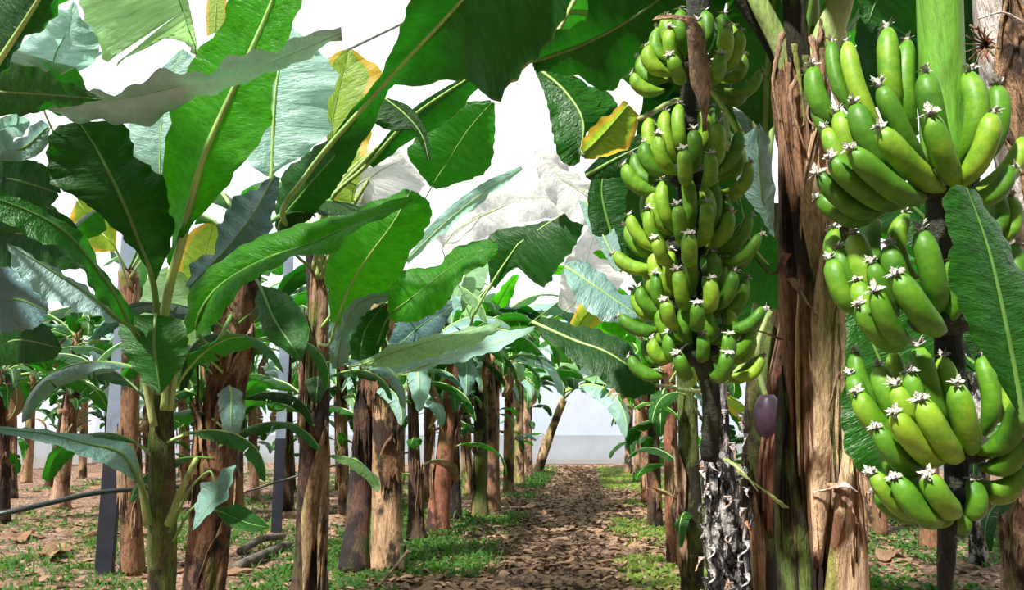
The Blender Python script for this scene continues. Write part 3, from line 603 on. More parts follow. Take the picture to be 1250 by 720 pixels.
for k, (az, s, mm) in enumerate(((1.0, .8, 'mid'), (0.1, .7, 'pale'), (2.2, .8, 'mid'), (3.2, .7, 'dark'), (-.7, .6, 'mid'))):
    gen_leaf(De if k % 2 else Dd, Vector(pE[-1]) - (De if k % 2 else Dd).location, (k * 3 + 2) % 8, az, s, mm)

# Z: plant over the path, and others along the left row
ROW = [  # label, base px,py, top px, top py, lean, r0, r1, mat
 ('banana plant with thin black trunk flaring at the foot, left row', 508, 662, 503, 440, .13, .08, 'dark', 1.7, ('mid', 'waxy', 'teal', 'mid')),
 ('banana plant with reddish trunk leaning right, left row', 533, 650, 558, 415, .2, .13, 'red', 1.3, ('young', 'mid', 'waxy', 'pale')),
 ('banana plant with dark trunk behind the reddish leaning one', 556, 634, 552, 420, .12, .1, 'dark', 1.2, ('mid', 'dark', 'teal')),
 ('banana plant with yellow-green patched dark trunk, left row before the weeds', 586, 632, 588, 415, .17, .13, 'green', 1.3, ('mid', 'waxy', 'young', 'mid')),
 ('banana plant with pale brown trunk far along the left row', 602, 614, 604, 430, .16, .13, 'tan', 1.2, ('mid', 'young', 'teal', 'mid')),
 ('banana plant with orange-brown trunk farther along the left row', 621, 602, 622, 440, .17, .14, 'pink', 1.2, ('mid', 'waxy', 'pale', 'mid')),
 ('banana plant with light trunk near the far end of the left row', 634, 592, 634, 455, .18, .14, 'tan', 1.2, ('mid', 'teal', 'young')),
 ('banana plant with pale trunk at the far end of the left row', 644, 584, 645, 465, .18, .15, 'pink', 1.2, ('mid', 'pale', 'young')),
]
def row_plant(label, bx, by, tx, ty, r0, r1, m, fl, ms, seed, sc_=1.0, nl=14, low=True):
    r0 *= .8; r1 *= .8
    g = G(bx, by); d = (g - CAM).dot(FW)
    root, pts = plant(label, g, [(bx + (tx - bx) * .5, by + (ty - by) * .5, d), (tx, ty, d)], r0, r1, m, seed, fl, n=26, seg=16)
    if d < 16: ragged(root, pts, (r0 + r1) / 2 * 1.1, 'sheath' if m not in ('dark',) else 'brown', 3, seed)
    q = random.Random(seed)
    for k in range(nl):
        az = 2 * math.pi * k / nl + q.uniform(-.3, .3)
        gen_leaf(root, Vector(pts[-1]) - g - Vector((0, 0, q.uniform(0, .3))), q.randrange(8), az + (k > 7) * .4, sc_ * (q.uniform(.8, 1.2) if k < 8 else q.uniform(.4, .7)), ms[k % len(ms)], q.uniform(-.55, .25) + (k > 7) * .5)
    zt = pts[-1][2]
    for k in range(7 if d < 20 else 3):
        f = q.uniform(.35, .85); sp_ = spline(pts, 20)[int(f * 19)]
        gen_leaf(root, Vector(sp_) - g, q.randrange(8), q.uniform(0, 6.28), sc_ * q.uniform(.25, .5), (ms + ('dark', 'dark', 'dry'))[q.randrange(len(ms) + 3)], q.uniform(-.2, .7))
    # two dead leaves hanging against the stem
    for k in range(1):
        if d < 22: gen_leaf(root, Vector(pts[-1]) - g - Vector((0, 0, .1)), 3, q.uniform(0, 6.28), sc_ * .5, 'dry', 1.25)
    return root, pts
for i, (lb, bx, by, tx, ty, r0, r1, m, fl, ms) in enumerate(ROW):
    row_plant(lb, bx, by, tx, ty, r0, r1, m, fl, ms, 100 + i)

# slanted plant at the end of the path
g = G(656, 578); d = (g - CAM).dot(FW)
S_, pS = plant('slim banana plant leaning right at the far end of the path', g, [(668, 540, d), (688, 488, d)], .17, .12, 'tan', 130, 1.1)
for k in range(13): gen_leaf(S_, Vector(pS[-1]) - g + Vector((0, 0, .1 * (k % 3))), k % 8, k * 1.1, 1.35 + .2 * (k % 3), ('mid', 'teal', 'dark', 'pale')[k % 4], (-.3, .1, .3)[k % 3])

# Z plant: crown over the path with ivory leaves
g = G(598, 622); d = (g - CAM).dot(FW)
Zp = empty('banana_plant', g, 'tall banana plant of the left row with whitish leaves arching over the path', 'banana plant')
pZ = [g] + [P(600, 560, d), P(596, 480, d), P(590, 430, d)]
trunk(Zp, pZ, .15, .11, 'brown', seed=77)
hero_leaf(Zp, [(600, 347, 6.5), (635, 295, 6.3), (665, 275, 6.2), (703, 252, 6.1)], [(598, 345), (595, 290), (633, 276), (683, 268), (703, 250)], [(604, 352), (630, 326), (662, 350), (685, 322), (703, 298), (713, 274), (706, 252)], 'dark', pet=[(590, 430, d), (575, 400, 7)], seed=80, ribr=.03, rib=RIB, dl=.1, dr=-.1)
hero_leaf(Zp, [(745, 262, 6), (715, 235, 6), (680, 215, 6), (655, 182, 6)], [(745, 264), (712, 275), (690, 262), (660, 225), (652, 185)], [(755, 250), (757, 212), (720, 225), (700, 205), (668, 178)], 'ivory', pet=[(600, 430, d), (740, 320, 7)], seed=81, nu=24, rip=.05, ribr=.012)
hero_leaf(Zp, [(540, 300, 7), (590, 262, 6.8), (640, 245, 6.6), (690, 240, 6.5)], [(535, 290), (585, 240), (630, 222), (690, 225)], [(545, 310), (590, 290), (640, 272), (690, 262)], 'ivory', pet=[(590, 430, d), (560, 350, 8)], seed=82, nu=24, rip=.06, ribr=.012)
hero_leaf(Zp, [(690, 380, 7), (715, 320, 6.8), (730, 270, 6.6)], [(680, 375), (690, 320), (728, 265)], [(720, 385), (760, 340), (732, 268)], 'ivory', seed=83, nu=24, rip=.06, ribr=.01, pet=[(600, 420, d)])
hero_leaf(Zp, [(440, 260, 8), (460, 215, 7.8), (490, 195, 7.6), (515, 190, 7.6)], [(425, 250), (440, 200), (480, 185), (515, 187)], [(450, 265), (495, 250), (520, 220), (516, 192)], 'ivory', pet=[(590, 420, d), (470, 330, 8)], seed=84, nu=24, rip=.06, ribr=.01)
for k, (az, mm) in enumerate(((.2, 'mid'), (1.1, 'pale'), (2.0, 'teal'), (3.0, 'mid'), (-.9, 'young'), (-2.0, 'mid'))): gen_leaf(Zp, Vector(pZ[-1]) - g, (k * 3) % 8, az, 1.0, mm)
for (x, y, k, az, s, mm) in ((384, 420, 3, 3.2, .4, 'mid'), (392, 445, 5, .2, .4, 'waxy'), (384, 520, 1, 3.3, .35, 'mid'), (378, 560, 6, .4, .35, 'pale'), (392, 400, 7, 5.9, .45, 'mid'), (386, 480, 2, 4.9, .35, 'dark')):
    gen_leaf(Cc, P(x, y, 6.1) - Cc.location, k, az, s * 1.2, mm, .3)
for (x, y, k, az, s, mm) in ((452, 450, 3, 3.4, .5, 'mid'), (450, 480, 5, 5.5, .45, 'teal'), (450, 520, 1, 3.0, .4, 'mid')):
    gen_leaf(Dd, P(x, y, 7.8) - Dd.location, k, az, s, mm, .3)
# ------------------------------------------------------------------ right row
# T: big trunk right of centre
T, pT = plant('large banana plant with thick brown trunk between the two hanging banana bunches', foot(1000, 3.0), [(1002, 720, 3.0), (994, 560, 3.0), (992, 400, 3.0), (984, 220, 3.0), (975, 110, 3.0), (976, 40, 3.0)], .14, .088, 'tan', 201, 1.1, rough=1.3, n=60, seg=30)
sheath(T, pT, .28, .86, -.85, .5, .128, 'brown', flare=.0, seed=202, label='dark brown sheath')
sheath(T, pT, .0, .46, .6, .8, .152, 'light', flare=.02, seed=203, label='light tan sheath')
sheath(T, pT, .36, .72, .0, .6, .134, 'light', flare=.0, seed=220)
sheath(T, pT, .12, .52, -1.0, .55, .142, 'green', flare=.0, seed=204, label='green live sheath')
sheath(T, pT, .40, .78, .75, .5, .132, 'green', flare=.0, seed=205, label='green live sheath')
sheath(T, pT, .52, .87, -.15, .6, .118, 'light', flare=.035, seed=206, label='pointed dry sheath')
sheath(T, pT, .55, .8, 1.2, .45, .125, 'pink', flare=.03, seed=207); sheath(T, pT, .3, .45, 1.3, .5, .14, 'red', flare=.02, seed=208)
sheath(T, pT, .83, .985, .5, .6, .1, 'sheath', flare=.02, seed=209); sheath(T, pT, .8, .97, -.7, .6, .1, 'brown', flare=.02, seed=210)
def strip(root, pts, w, m, name='dry_strip', label=None, tw=2.0):
    sp = spline([P(*p) for p in pts], 24); V = []; Fc = []
    for i, p in enumerate(sp):
        s = i / 23; a = s * tw; ww = w * (1 - s * .75) * (1 + .25 * math.sin(i * 1.7))
        for u in (-1, -.33, .33, 1):
            V.append(Vector(p) - root.location + Vector((math.cos(a), math.sin(a) * .6, math.sin(a) * .5)) * (u * ww) + Vector((0, -.35 * ww * (1 - u * u), 0)))
    for i in range(23):
        for j in range(3): Fc.append((i * 4 + j, i * 4 + j + 1, i * 4 + j + 5, i * 4 + j + 4))
    o = obj(name, mesh(name, V, Fc, TM[m]), root, label); md = o.modifiers.new('t', 'SOLIDIFY'); md.thickness = .004; return o
strip(T, [(960, 310, 2.86), (945, 335, 2.82), (925, 318, 2.8), (912, 300, 2.8)], .016, 'red')
strip(T, [(965, 340, 2.86), (985, 370, 2.82), (996, 385, 2.82)], .014, 'sheath')
strip(T, [(955, 415, 2.86), (930, 405, 2.8), (905, 400, 2.78)], .012, 'sheath')
strip(T, [(1030, 430, 2.9), (1018, 470, 2.86), (1008, 510, 2.86)], .02, 'pink'); strip(T, [(960, 620, 2.86), (935, 600, 2.8), (905, 578, 2.78)], .012, 'petiole')
strip(T, [(1020, 590, 2.84), (1035, 610, 2.8), (1046, 640, 2.8)], .03, 'pink'); strip(T, [(1000, 600, 2.84), (1030, 592, 2.78), (1045, 600, 2.78)], .028, 'grey')
for pts, r_, m in (([(972, 120, 3.0), (950, 60, 3.0), (905, -10, 2.95), (880, -60, 2.9)], .05, 'rachis'), ([(972, 110, 2.95), (955, 60, 2.92), (925, 0, 2.9), (905, -50, 2.9)], .04, 'petiole'),
                   ([(985, 110, 2.95), (1005, 60, 2.92), (1025, 0, 2.9), (1038, -60, 2.88)], .062, 'petiole'), ([(978, 100, 2.93), (972, 50, 2.9), (968, 0, 2.9), (966, -60, 2.9)], .045, 'green'),
                   ([(985, 100, 2.98), (988, 40, 3.0), (986, -60, 3.0)], .045, 'petiole')):
    tube('petiole', spline([P(*p) for p in pts], 16), [r_ * (1 - .015 * i) for i in range(16)], TM[m], T, 14, T.location, flat=.6)
for k in range(9):
    x0 = 955 + k * 7; strip(T, [(x0, 40 + (k * 37) % 60, 2.85), (x0 + (k % 3 - 1) * 12, 100 + (k * 23) % 50, 2.83), (x0 - 3 + (k % 2) * 9, 150 + (k * 31) % 60, 2.83)], .01, ('sheath', 'brown', 'pink')[k % 3], tw=1)
hero_leaf(T, [(1090, -40, 2.6), (1070, 0, 2.6), (1060, 28, 2.6)], [(1060, -40), (1047, 0), (1054, 27), (1060, 29)], [(1150, -40), (1130, 50), (1095, 38), (1062, 30)], 'mid', pet=[(980, 60, 2.95), (1010, -60, 2.8), (1080, -70, 2.7)], seed=211, nu=20, rib=RIBD)
hero_leaf(T, [(1090, -20, 3.4), (1085, 60, 3.3), (1080, 130, 3.3)], [(1050, -10), (1045, 60), (1060, 125), (1080, 130)], [(1125, -10), (1130, 60), (1110, 120), (1082, 130)], 'dark', seed=212, nu=24, rib=RIBD, pet=[(985, 90, 3.0)])
hero_leaf(T, [(955, 330, 3.6), (935, 320, 3.6), (915, 290, 3.6), (900, 230, 3.6)], [(958, 380), (920, 370), (905, 330), (900, 230)], [(955, 310), (945, 290), (925, 260), (902, 228)], 'mid', seed=213, nu=26, pet=[(975, 300, 3.1)])
hero_leaf(T, [(940, 300, 3.9), (930, 240, 3.8), (925, 180, 3.7)], [(920, 300), (900, 240), (905, 175), (925, 150)], [(945, 300), (945, 240), (940, 180), (927, 150)], 'waxy', seed=214, nu=24, pet=[(970, 330, 3.2)], rib=RIBD)
hero_leaf(T, [(650, 75, 3.4), (720, 50, 3.3), (790, 10, 3.2), (850, -40, 3.1)], [(650, 82), (667, 50), (680, 37), (716, 20), (720, -10), (760, -60), (850, -80)], [(652, 86), (700, 92), (740, 112), (777, 82), (840, 60), (900, -10)], 'dark', seed=215, dl=-.1, dr=.15, rib=RIBD, ribr=.012, pet=[(985, 60, 3.0), (960, -60, 3.0), (880, -80, 3.05)][:0])
# leaves between the path and the middle bunch come from a plant behind it
U_, pU = plant('banana plant with purple flower bud hanging at its stem, just left of large brown trunk', foot(925, 4.3), [(922, 720, 4.3), (925, 600, 4.3), (932, 480, 4.3), (940, 380, 4.3), (935, 250, 4.3)], .13, .1, 'green', 221)
sheath(U_, pU, .1, .45, -.5, .6, .13, 'tan', seed=222); sheath(U_, pU, .35, .8, .5, .6, .12, 'pink', seed=223, flare=.02); ragged(U_, pU, .12, 'red', 3, 224)
hero_leaf(U_, [(655, 82, 3.7), (690, 112, 3.65), (712, 150, 3.6), (705, 200, 3.6)], [(652, 84), (667, 123), (680, 187), (697, 203), (704, 200)], [(670, 75), (710, 97), (737, 110), (753, 130), (735, 150), (713, 165), (708, 198)], 'mid', seed=225, pleat=.012, nu=30, ribr=.008, dr=.1)
hero_leaf(U_, [(711, 190, 3.3), (735, 165, 3.25), (765, 130, 3.2)], [(710, 188), (714, 163), (740, 143), (758, 124), (767, 126)], [(714, 194), (740, 192), (770, 175), (780, 145), (768, 128)], 'yellow', seed=226, nu=24, dl=-.08, dr=.06, sag=.15, rib=RIBD)
hero_leaf(U_, [(715, 215, 4), (750, 195, 3.95), (790, 175, 3.9)], [(713, 210), (745, 180), (790, 160)], [(720, 220), (760, 215), (795, 200)], 'dark', seed=227, nu=20, rib=RIBD)
hero_leaf(U_, [(690, 325, 4.4), (720, 345, 4.35), (780, 386, 4.3)], [(688, 322), (713, 318), (733, 333), (760, 357), (782, 367), (781, 386)], [(688, 328), (695, 352), (710, 370), (735, 392), (779, 388)], 'waxy', seed=228, dl=.1, dr=-.1, nu=30, ribr=.008, pet=[(935, 420, 4.3), (850, 420, 4.3)][:0], rib=RIB)
hero_leaf(U_, [(650, 393, 5), (700, 415, 4.9), (745, 432, 4.8), (800, 470, 4.7)], [(650, 392), (668, 389), (710, 398), (760, 415), (802, 465)], [(650, 396), (680, 425), (730, 460), (765, 485), (800, 478)], 'dark', seed=229, pet=[], dl=.1, dr=-.1, ribr=.012, rib=RIB)
hero_leaf(U_, [(715, 245, 5), (735, 285, 4.9), (757, 330, 4.8)], [(706, 245), (722, 285), (752, 332)], [(722, 240), (750, 280), (762, 325)], 'teal', seed=230, nu=22, ribr=.008)
hero_leaf(U_, [(765, 330, 4.9), (745, 280, 4.9), (735, 225, 4.9), (755, 170, 4.9)], [(750, 330), (722, 280), (720, 225), (752, 170)], [(775, 330), (785, 280), (785, 225), (765, 170)], 'dark', seed=231, nu=24, rib=RIBD)
hero_leaf(U_, [(880, 420, 4.6), (840, 300, 4.6), (830, 200, 4.5), (840, 60, 4.4)], [(800, 430), (765, 300), (770, 200), (800, 50)], [(915, 400), (920, 300), (900, 200), (850, 50)], 'dark', seed=232, nu=36, pet=[(935, 420, 4.3)], rib=RIBD)
for root, pts in ((T, [(850, -40, 3.1), (930, -60, 3.0), (978, 60, 2.97)]), (U_, [(780, 386, 4.3), (860, 400, 4.35), (935, 330, 4.3)]), (U_, [(800, 470, 4.7), (870, 475, 4.5), (932, 420, 4.3)]),
                  (U_, [(757, 330, 4.8), (850, 300, 4.6), (935, 270, 4.3)]), (U_, [(790, 175, 3.9), (870, 190, 4.1), (935, 250, 4.3)]), (U_, [(655, 82, 3.7), (760, -60, 3.9), (900, 60, 4.2), (935, 250, 4.3)]), (U_, [(780, 145, 3.2), (850, 130, 3.6), (935, 250, 4.3)])):
    tube('petiole', spline([P(*p) for p in pts], 14), [.01 + .0008 * i for i in range(14)], TM['petiole'], root, 8, root.location)
# branch-like bud stalk
bs = [P(940, 380, 4.15), P(925, 420, 4.1), P(928, 460, 4.05), P(936, 488, 4.0)]
tube('bud_stalk', spline(bs, 14), [.014] * 14, TM['petiole'], U_, 8, U_.location)
bud = [P(937, 482, 4.0), P(937, 490, 4.0), P(937, 500, 4.0), P(936, 512, 4.0), P(935, 522, 4.0), P(934, 533, 4.0)]
bo = tube('flower_bud', spline(bud, 16), [.018 + .05 * math.sin(math.pi * min(1, (i / 15) * .92 + .06)) ** .7 for i in range(16)], BUD, U_, 20, U_.location, 'purple flower bud', lambda th, s: 1 + .05 * ((th / 2.09 + s * .8) % 1))

# black and white peeling stump below the middle bunch
W_, pW = plant('old banana trunk with black and white peeling skin below the middle bunch', foot(888, 3.8), [(888, 720, 3.8), (884, 660, 3.8), (882, 600, 3.8), (876, 545, 3.8), (874, 500, 3.8), (872, 462, 3.8)], .13, .06, 'black', 241, 1.15, rough=2.2, name='banana_plant', cat='banana plant', n=80, seg=30)
ragged(W_, pW, .105, 'black', 5, 242, .2, .9)
strip(W_, [(872, 520, 3.7), (850, 500, 3.65), (838, 440, 3.65)], .012, 'green'); strip(W_, [(885, 560, 3.7), (905, 575, 3.65), (925, 600, 3.65)], .012, 'petiole')

for k in range(46):
    y0 = 500 + k * 5; x0 = 884 + 27 * math.sin(k * 2.4); strip(W_, [(x0, y0, 3.7 - .03 * math.cos(k * 2.4)), (x0 + 5 * math.sin(k), y0 + 9, 3.67), (x0 + 8 * math.sin(k * 1.7), y0 + 17, 3.66)], .014, ('grey', 'black', 'black')[k % 3], name='peeling_skin', tw=2.5)
# right edge trunk
E_, pEd = plant('pale greyish banana trunk with shredded orange fibres at the right edge, behind the large bunch', foot(1330, 2.1), [(1300, 500, 2.1), (1262, 230, 2.1), (1245, 150, 2.1), (1232, 60, 2.1), (1222, -40, 2.1)], .1, .075, 'grey', 251, 1.1, n=50, seg=28)
strip(E_, [(1215, 60, 2.0), (1200, 40, 1.98), (1185, 30, 1.97)], .012, 'pink'); strip(E_, [(1250, 30, 2.0), (1225, 15, 1.97), (1195, 22, 1.95)], .012, 'grey')
for k in range(14):
    a = k * .45 - 2.6; strip(E_, [(1212, 55, 2.0), (1200 + 8 * math.cos(a), 55 + 10 * math.sin(a), 1.96), (1197 + 20 * math.cos(a), 55 + 24 * math.sin(a), 1.94)], .004, ('sheath', 'tan', 'red')[k % 3])
strip(E_, [(1245, 185, 1.98), (1220, 160, 1.95), (1200, 138, 1.94)], .022, 'pink'); strip(E_, [(1250, 215, 1.98), (1230, 175, 1.95), (1208, 150, 1.94)], .02, 'sheath')
sheath(E_, pEd, .75, .97, -.3, .7, .082, 'tan', flare=.01, seed=253, label='orange-brown sheath')
hero_leaf(E_, [(1250, 520, 1.35), (1232, 420, 1.33), (1208, 310, 1.32), (1180, 229, 1.32)], [(1240, 500), (1205, 440), (1187, 407), (1161, 353), (1158, 290), (1153, 240), (1166, 226), (1178, 228)],
  [(1330, 500), (1330, 430), (1262, 350), (1228, 293), (1207, 257), (1192, 232), (1184, 229)], 'mid', seed=254, dl=-.04, dr=.06, ribr=.006, rib=RIBD, sag=.06, pleat=.0015, rip=.004, label='folded dark green leaf in front of the bunch')
hero_leaf(E_, [(1190, -30, 2.4), (1190, 40, 2.4), (1185, 110, 2.4)], [(1165, -30), (1160, 40), (1180, 110)], [(1215, -30), (1215, 40), (1190, 110)], 'dark', seed=255, nu=20, rib=RIBD, pet=[(1222, -60, 2.2)])
hero_leaf(E_, [(1150, 560, 2.6), (1090, 470, 2.6), (1060, 400, 2.6), (1060, 330, 2.6)], [(1100, 590), (1035, 560), (1030, 450), (1040, 350), (1058, 330)], [(1180, 540), (1160, 440), (1120, 370), (1065, 330)], 'mid', seed=256, nu=30, rib=RIBD, pet=[(1262, 500, 2.2)])
hero_leaf(E_, [(1240, 440, 2.3), (1200, 340, 2.3), (1190, 240, 2.3)], [(1190, 440), (1150, 340), (1160, 240)], [(1270, 440), (1260, 340), (1240, 240)], 'dark', seed=257, nu=24, rib=RIBD)
hero_leaf(E_, [(1160, 300, 2.7), (1110, 250, 2.7), (1075, 245, 2.7)], [(1150, 320), (1090, 290), (1040, 265), (1050, 250)], [(1160, 280), (1120, 240), (1075, 238)], 'mid', seed=258, nu=24, rib=RIBD)

RR = [
 ('banana plant with yellow-green trunk right of the path, before the peeling black trunk', 846, 745, 838, 440, .13, .1, 'green', 1.2, ('mid', 'yellow', 'waxy', 'young'), .7),
 ('banana plant with brown trunk right of the path, left of the yellow-green one', 825, 690, 815, 440, .12, .1, 'red', 1.2, ('mid', 'young', 'teal'), .85),
 ('banana plant with dark brown trunk standing at the right side of the path', 800, 645, 796, 430, .13, .1, 'dark', 1.2, ('mid', 'young', 'waxy'), 1.0),
 ('banana plant with reddish brown trunk farther along the right side of the path', 790, 615, 788, 440, .14, .12, 'red', 1.2, ('mid', 'young', 'mid'), 1.05),
 ('small banana plant near the far end of the right row', 778, 590, 780, 450, .15, .12, 'tan', 1.2, ('young', 'mid', 'mid'), 1.1),
 ('last banana plant of the right row, beside the far wall', 766, 580, 770, 470, .15, .12, 'tan', 1.2, ('mid', 'young'), 1.1),
 ('banana plant with grey-brown trunk seen under the large bunch', 1135, 672, 1132, 400, .15, .12, 'brown', 1.2, ('dark', 'mid'), .8),
 ('banana plant with black and white trunk seen low beneath the large bunch', 1195, 690, 1190, 400, .12, .1, 'black', 1.2, ('dark', 'mid'), .8),
 ('banana plant with orange-brown trunk at the lower right corner of the picture', 1240, 740, 1236, 480, .14, .12, 'pink', 1.2, ('dark', 'mid', 'mid'), .8),
 ('banana plant with light trunk seen just right of the large brown trunk, far off', 1062, 640, 1060, 400, .14, .12, 'tan', 1.2, ('mid', 'dark'), .9),
]
for i, (lb, bx, by, tx, ty, r0, r1, m, fl, ms, s) in enumerate(RR): row_plant(lb, bx, by, tx, ty, r0, r1, m, fl, ms, 300 + i, s)
LL = [
 ('banana plant with knobbly pinkish trunk left of the first steel post', 72, 622, 96, 400, .19, .1, 'pink', 1.5, ('mid', 'waxy', 'dark', 'mid'), .9),
 ('banana plant with tan trunk near the left edge, far off', 32, 590, 42, 440, .17, .13, 'tan', 1.2, ('dark', 'mid', 'mid'), 1.0),
 ('banana plant with dark trunk leaning right at the left edge, far off', 60, 596, 85, 470, .14, .11, 'dark', 1.2, ('mid', 'dark'), .9),
 ('banana plant with dark trunk at the very left edge of the picture', 2, 640, 6, 450, .14, .11, 'dark', 1.2, ('dark', 'mid'), .9),
 ('far banana plant with dark trunk behind the pinkish knobbly trunk', 136, 600, 132, 470, .14, .12, 'dark', 1.2, ('mid', 'teal'), .9),
 ('far banana plant with light reddish trunk right of the slim young plant', 228, 612, 222, 470, .14, .12, 'pink', 1.2, ('mid', 'mid', 'teal'), .9),
 ('far banana plant with brown trunk left of the stout leaning trunk', 243, 640, 246, 480, .15, .12, 'dark', 1.2, ('mid', 'dark'), .85),
 ('banana plant with pale trunk left of the second steel post', 312, 612, 306, 480, .12, .1, 'pink', 1.2, ('mid', 'pale', 'waxy'), .9),
 ('far banana plant with dark trunk right of the second steel post', 356, 600, 352, 480, .13, .11, 'dark', 1.2, ('mid', 'teal', 'mid'), .9),
 ('far banana plant with brown trunk between the pink stemmed trunk and the dark narrow one', 415, 600, 412, 470, .13, .11, 'brown', 1.2, ('mid', 'teal', 'mid'), .9),
 ('far banana plant with light trunk left of the thin black trunk', 488, 598, 490, 480, .13, .11, 'tan', 1.2, ('mid', 'pale', 'mid'), .9),
 ('far banana plant with pale trunk seen left of the first steel post, far back', 100, 585, 104, 490, .15, .12, 'tan', 1.2, ('mid', 'mid'), .9),
 ('distant banana plant with thin trunk in the far left background', 185, 585, 182, 495, .15, .12, 'brown', 1.2, ('mid', 'teal'), .9),
 ('distant banana plant seen between the two steel posts, far back', 282, 584, 284, 490, .15, .12, 'brown', 1.2, ('mid', 'mid'), .9),
 ('distant banana plant seen right of the pink stemmed trunk, far back', 440, 584, 442, 495, .15, .12, 'brown', 1.2, ('mid', 'teal'), .9),
]
for i, (lb, bx, by, tx, ty, r0, r1, m, fl, ms, s) in enumerate(LL): row_plant(lb, bx, by, tx, ty, r0, r1, m, fl, ms, 400 + i, s)

SEC = [  # second and third rows to the left, and rows beyond the right edge
 ('banana plant with brown trunk mostly hidden behind the stout leaning trunk', 290, 640, 288, 400, .14, .11, 'brown', 1.2, ('mid', 'dark', 'waxy', 'mid'), 1.1),
 ('leafy banana plant between the second steel post and the pink stemmed trunk, behind both', 352, 625, 350, 410, .13, .1, 'dark', 1.2, ('mid', 'teal', 'dark', 'mid'), 1.0),
 ('leafy banana plant behind the slim young plant and the first steel post', 185, 625, 182, 410, .13, .11, 'red', 1.2, ('dark', 'mid', 'waxy', 'mid'), 1.1),
 ('leafy banana plant just right of the pink stemmed trunk, a row behind', 420, 630, 416, 420, .12, .1, 'brown', 1.2, ('mid', 'pale', 'dark'), 1.0),
 ('banana plant a row behind the thin black trunk, between it and the reddish one', 523, 615, 524, 440, .12, .1, 'brown', 1.2, ('mid', 'waxy', 'pale', 'mid'), 1.0),
 ('banana plant a row behind the yellow-green patched trunk', 570, 606, 568, 450, .13, .1, 'tan', 1.2, ('mid', 'waxy', 'mid', 'pale'), 1.0),
 ('leafy banana plant far back near the left edge, under the broad dark leaves', 15, 610, 14, 430, .13, .11, 'brown', 1.2, ('dark', 'mid', 'dark', 'waxy'), 1.1),
 ('banana plant right of the path behind the peeling black trunk', 880, 640, 876, 440, .13, .11, 'red', 1.2, ('dark', 'mid', 'young', 'mid'), 1.1),
 ('banana plant in the gap between the large brown trunk and the large bunch', 1075, 655, 1072, 400, .12, .1, 'brown', 1.2, ('dark', 'mid', 'dark'), 1.1),
 ('banana plant behind the large bunch whose leaves show between the bananas', 1165, 640, 1162, 380, .14, .11, 'brown', 1.2, ('dark', 'mid', 'dark'), 1.3),
]
for i, (lb, bx, by, tx, ty, r0, r1, m, fl, ms, s) in enumerate(SEC): row_plant(lb, bx, by, tx, ty, r0, r1, m, fl, ms, 500 + i, s)
# extra leaves above the frame on near plants, added to shade the scene
for root, pts, zt in ((T, pT, 2.9), (E_, pEd, 2.6), (Lp, pL, 2.5), (A, pA, 2.0), (Cc, pC, 3.0), (U_, pU, 2.6)):
    for k in range(7):
        top = Vector((pts[-1][0], pts[-1][1], max(zt, pts[-1][2])))
        if root in (A, Cc): continue
        gen_leaf(root, top - root.location, (k * 3) % 8, k * .9 + zt, 1.15, ('dark', 'mid')[k % 2], -.35)
# ------------------------------------------------------------------ posts, pipes, logs
def post(px, base_py, w, label, coat_top_py, hgt=4.4):
    g = G(px, base_py); d = (g - CAM).dot(FW); root = empty('greenhouse_post', g, label, 'post', 'steel posts')
    def chan(z0, z1, m, name, s, lab):
        prof = [(-1, -.8), (1, -.8), (1, .8), (.82, .8), (.82, -.55), (.2, -.55), (.12, -.4), (-.12, -.4), (-.2, -.55), (-.82, -.55), (-.82, .8), (-1, .8)]
        V = [Vector((x * w / 2 * s, y * w / 2 * s, z)) for z in (z0, z1) for x, y in prof]; k = len(prof)
        Fc = [(i, (i + 1) % k, k + (i + 1) % k, k + i) for i in range(k)] + [tuple(reversed(range(k))), tuple(range(k, 2 * k))]
        o = obj(name, mesh(name, V, Fc, m, smooth=False), root, lab)
        b = o.modifiers.new('b', 'BEVEL'); b.width = .004; b.segments = 2; return o
    zc = P(px, coat_top_py, d).z
    chan(zc - .02, hgt, STEEL, 'steel_channel', 1, 'blue-grey galvanised upper part'); chan(0, zc, BITU, 'coated_foot', 1.04, 'black coated lower part')
    root.rotation_euler = (0, 0, .25); return root
post(127, 704, .145, 'thick blue-grey steel post with black foot, left of the slim young plant', 560)
post(337, 655, .125, 'thinner looking steel post with black foot farther back, between two brown trunks', 535)
def hose(pts, r, label, m=PIPE, name='irrigation_pipe', cat='pipe'):
    P3 = [Vector(p) for p in pts]; Lo = P3[0]
    V, Fc, U = tube_data([Vector(q) - Lo for q in spline(P3, 40)], [r] * 40, 10)
    o = obj(name, mesh(name, V, Fc, m, U)); o.location = Lo; return tag(o, label, cat)
hose([P(-80, 640, 6.4), P(0, 627, 6.4), P(60, 614, 6.6), P(115, 602, 6.9), P(178, 596, 7.3), P(260, 592, 8.2)], .022, 'black irrigation pipe running low across the left plants')
hose([P(300, 600, 9), P(400, 570, 9), P(450, 560, 9.4), P(500, 552, 10)], .012, 'thin black pipe stretched behind the left row of trunks')
hose([G(288, 700) + Vector((0, 0, .06)), G(315, 690) + Vector((0, 0, .08)), G(350, 672) + Vector((0, 0, .06))], .05, 'grey fallen stem lying lower between the leaning trunk and the pink stemmed one', TM['log'], 'log', 'log')
hose([G(292, 684) + Vector((0, 0, .09)), G(318, 674) + Vector((0, 0, .14)), G(345, 664) + Vector((0, 0, .09))], .04, 'thinner grey fallen stem behind the other one near the second steel post', TM['log'], 'log', 'log')
hose([G(462, 719) + Vector((0, 0, .03)), P(484, 690, 7.2), P(498, 672, 7.4)], .014, 'pale bare stick leaning beside the light brown trunk of the left row', TM['sheath'], 'stick', 'stick')
hose([G(490, 702), P(491, 680, 7.6), P(492, 664, 7.6)], .03, 'short dark stake in the ground right of the light brown trunk', TM['dark'], 'stake', 'stake')
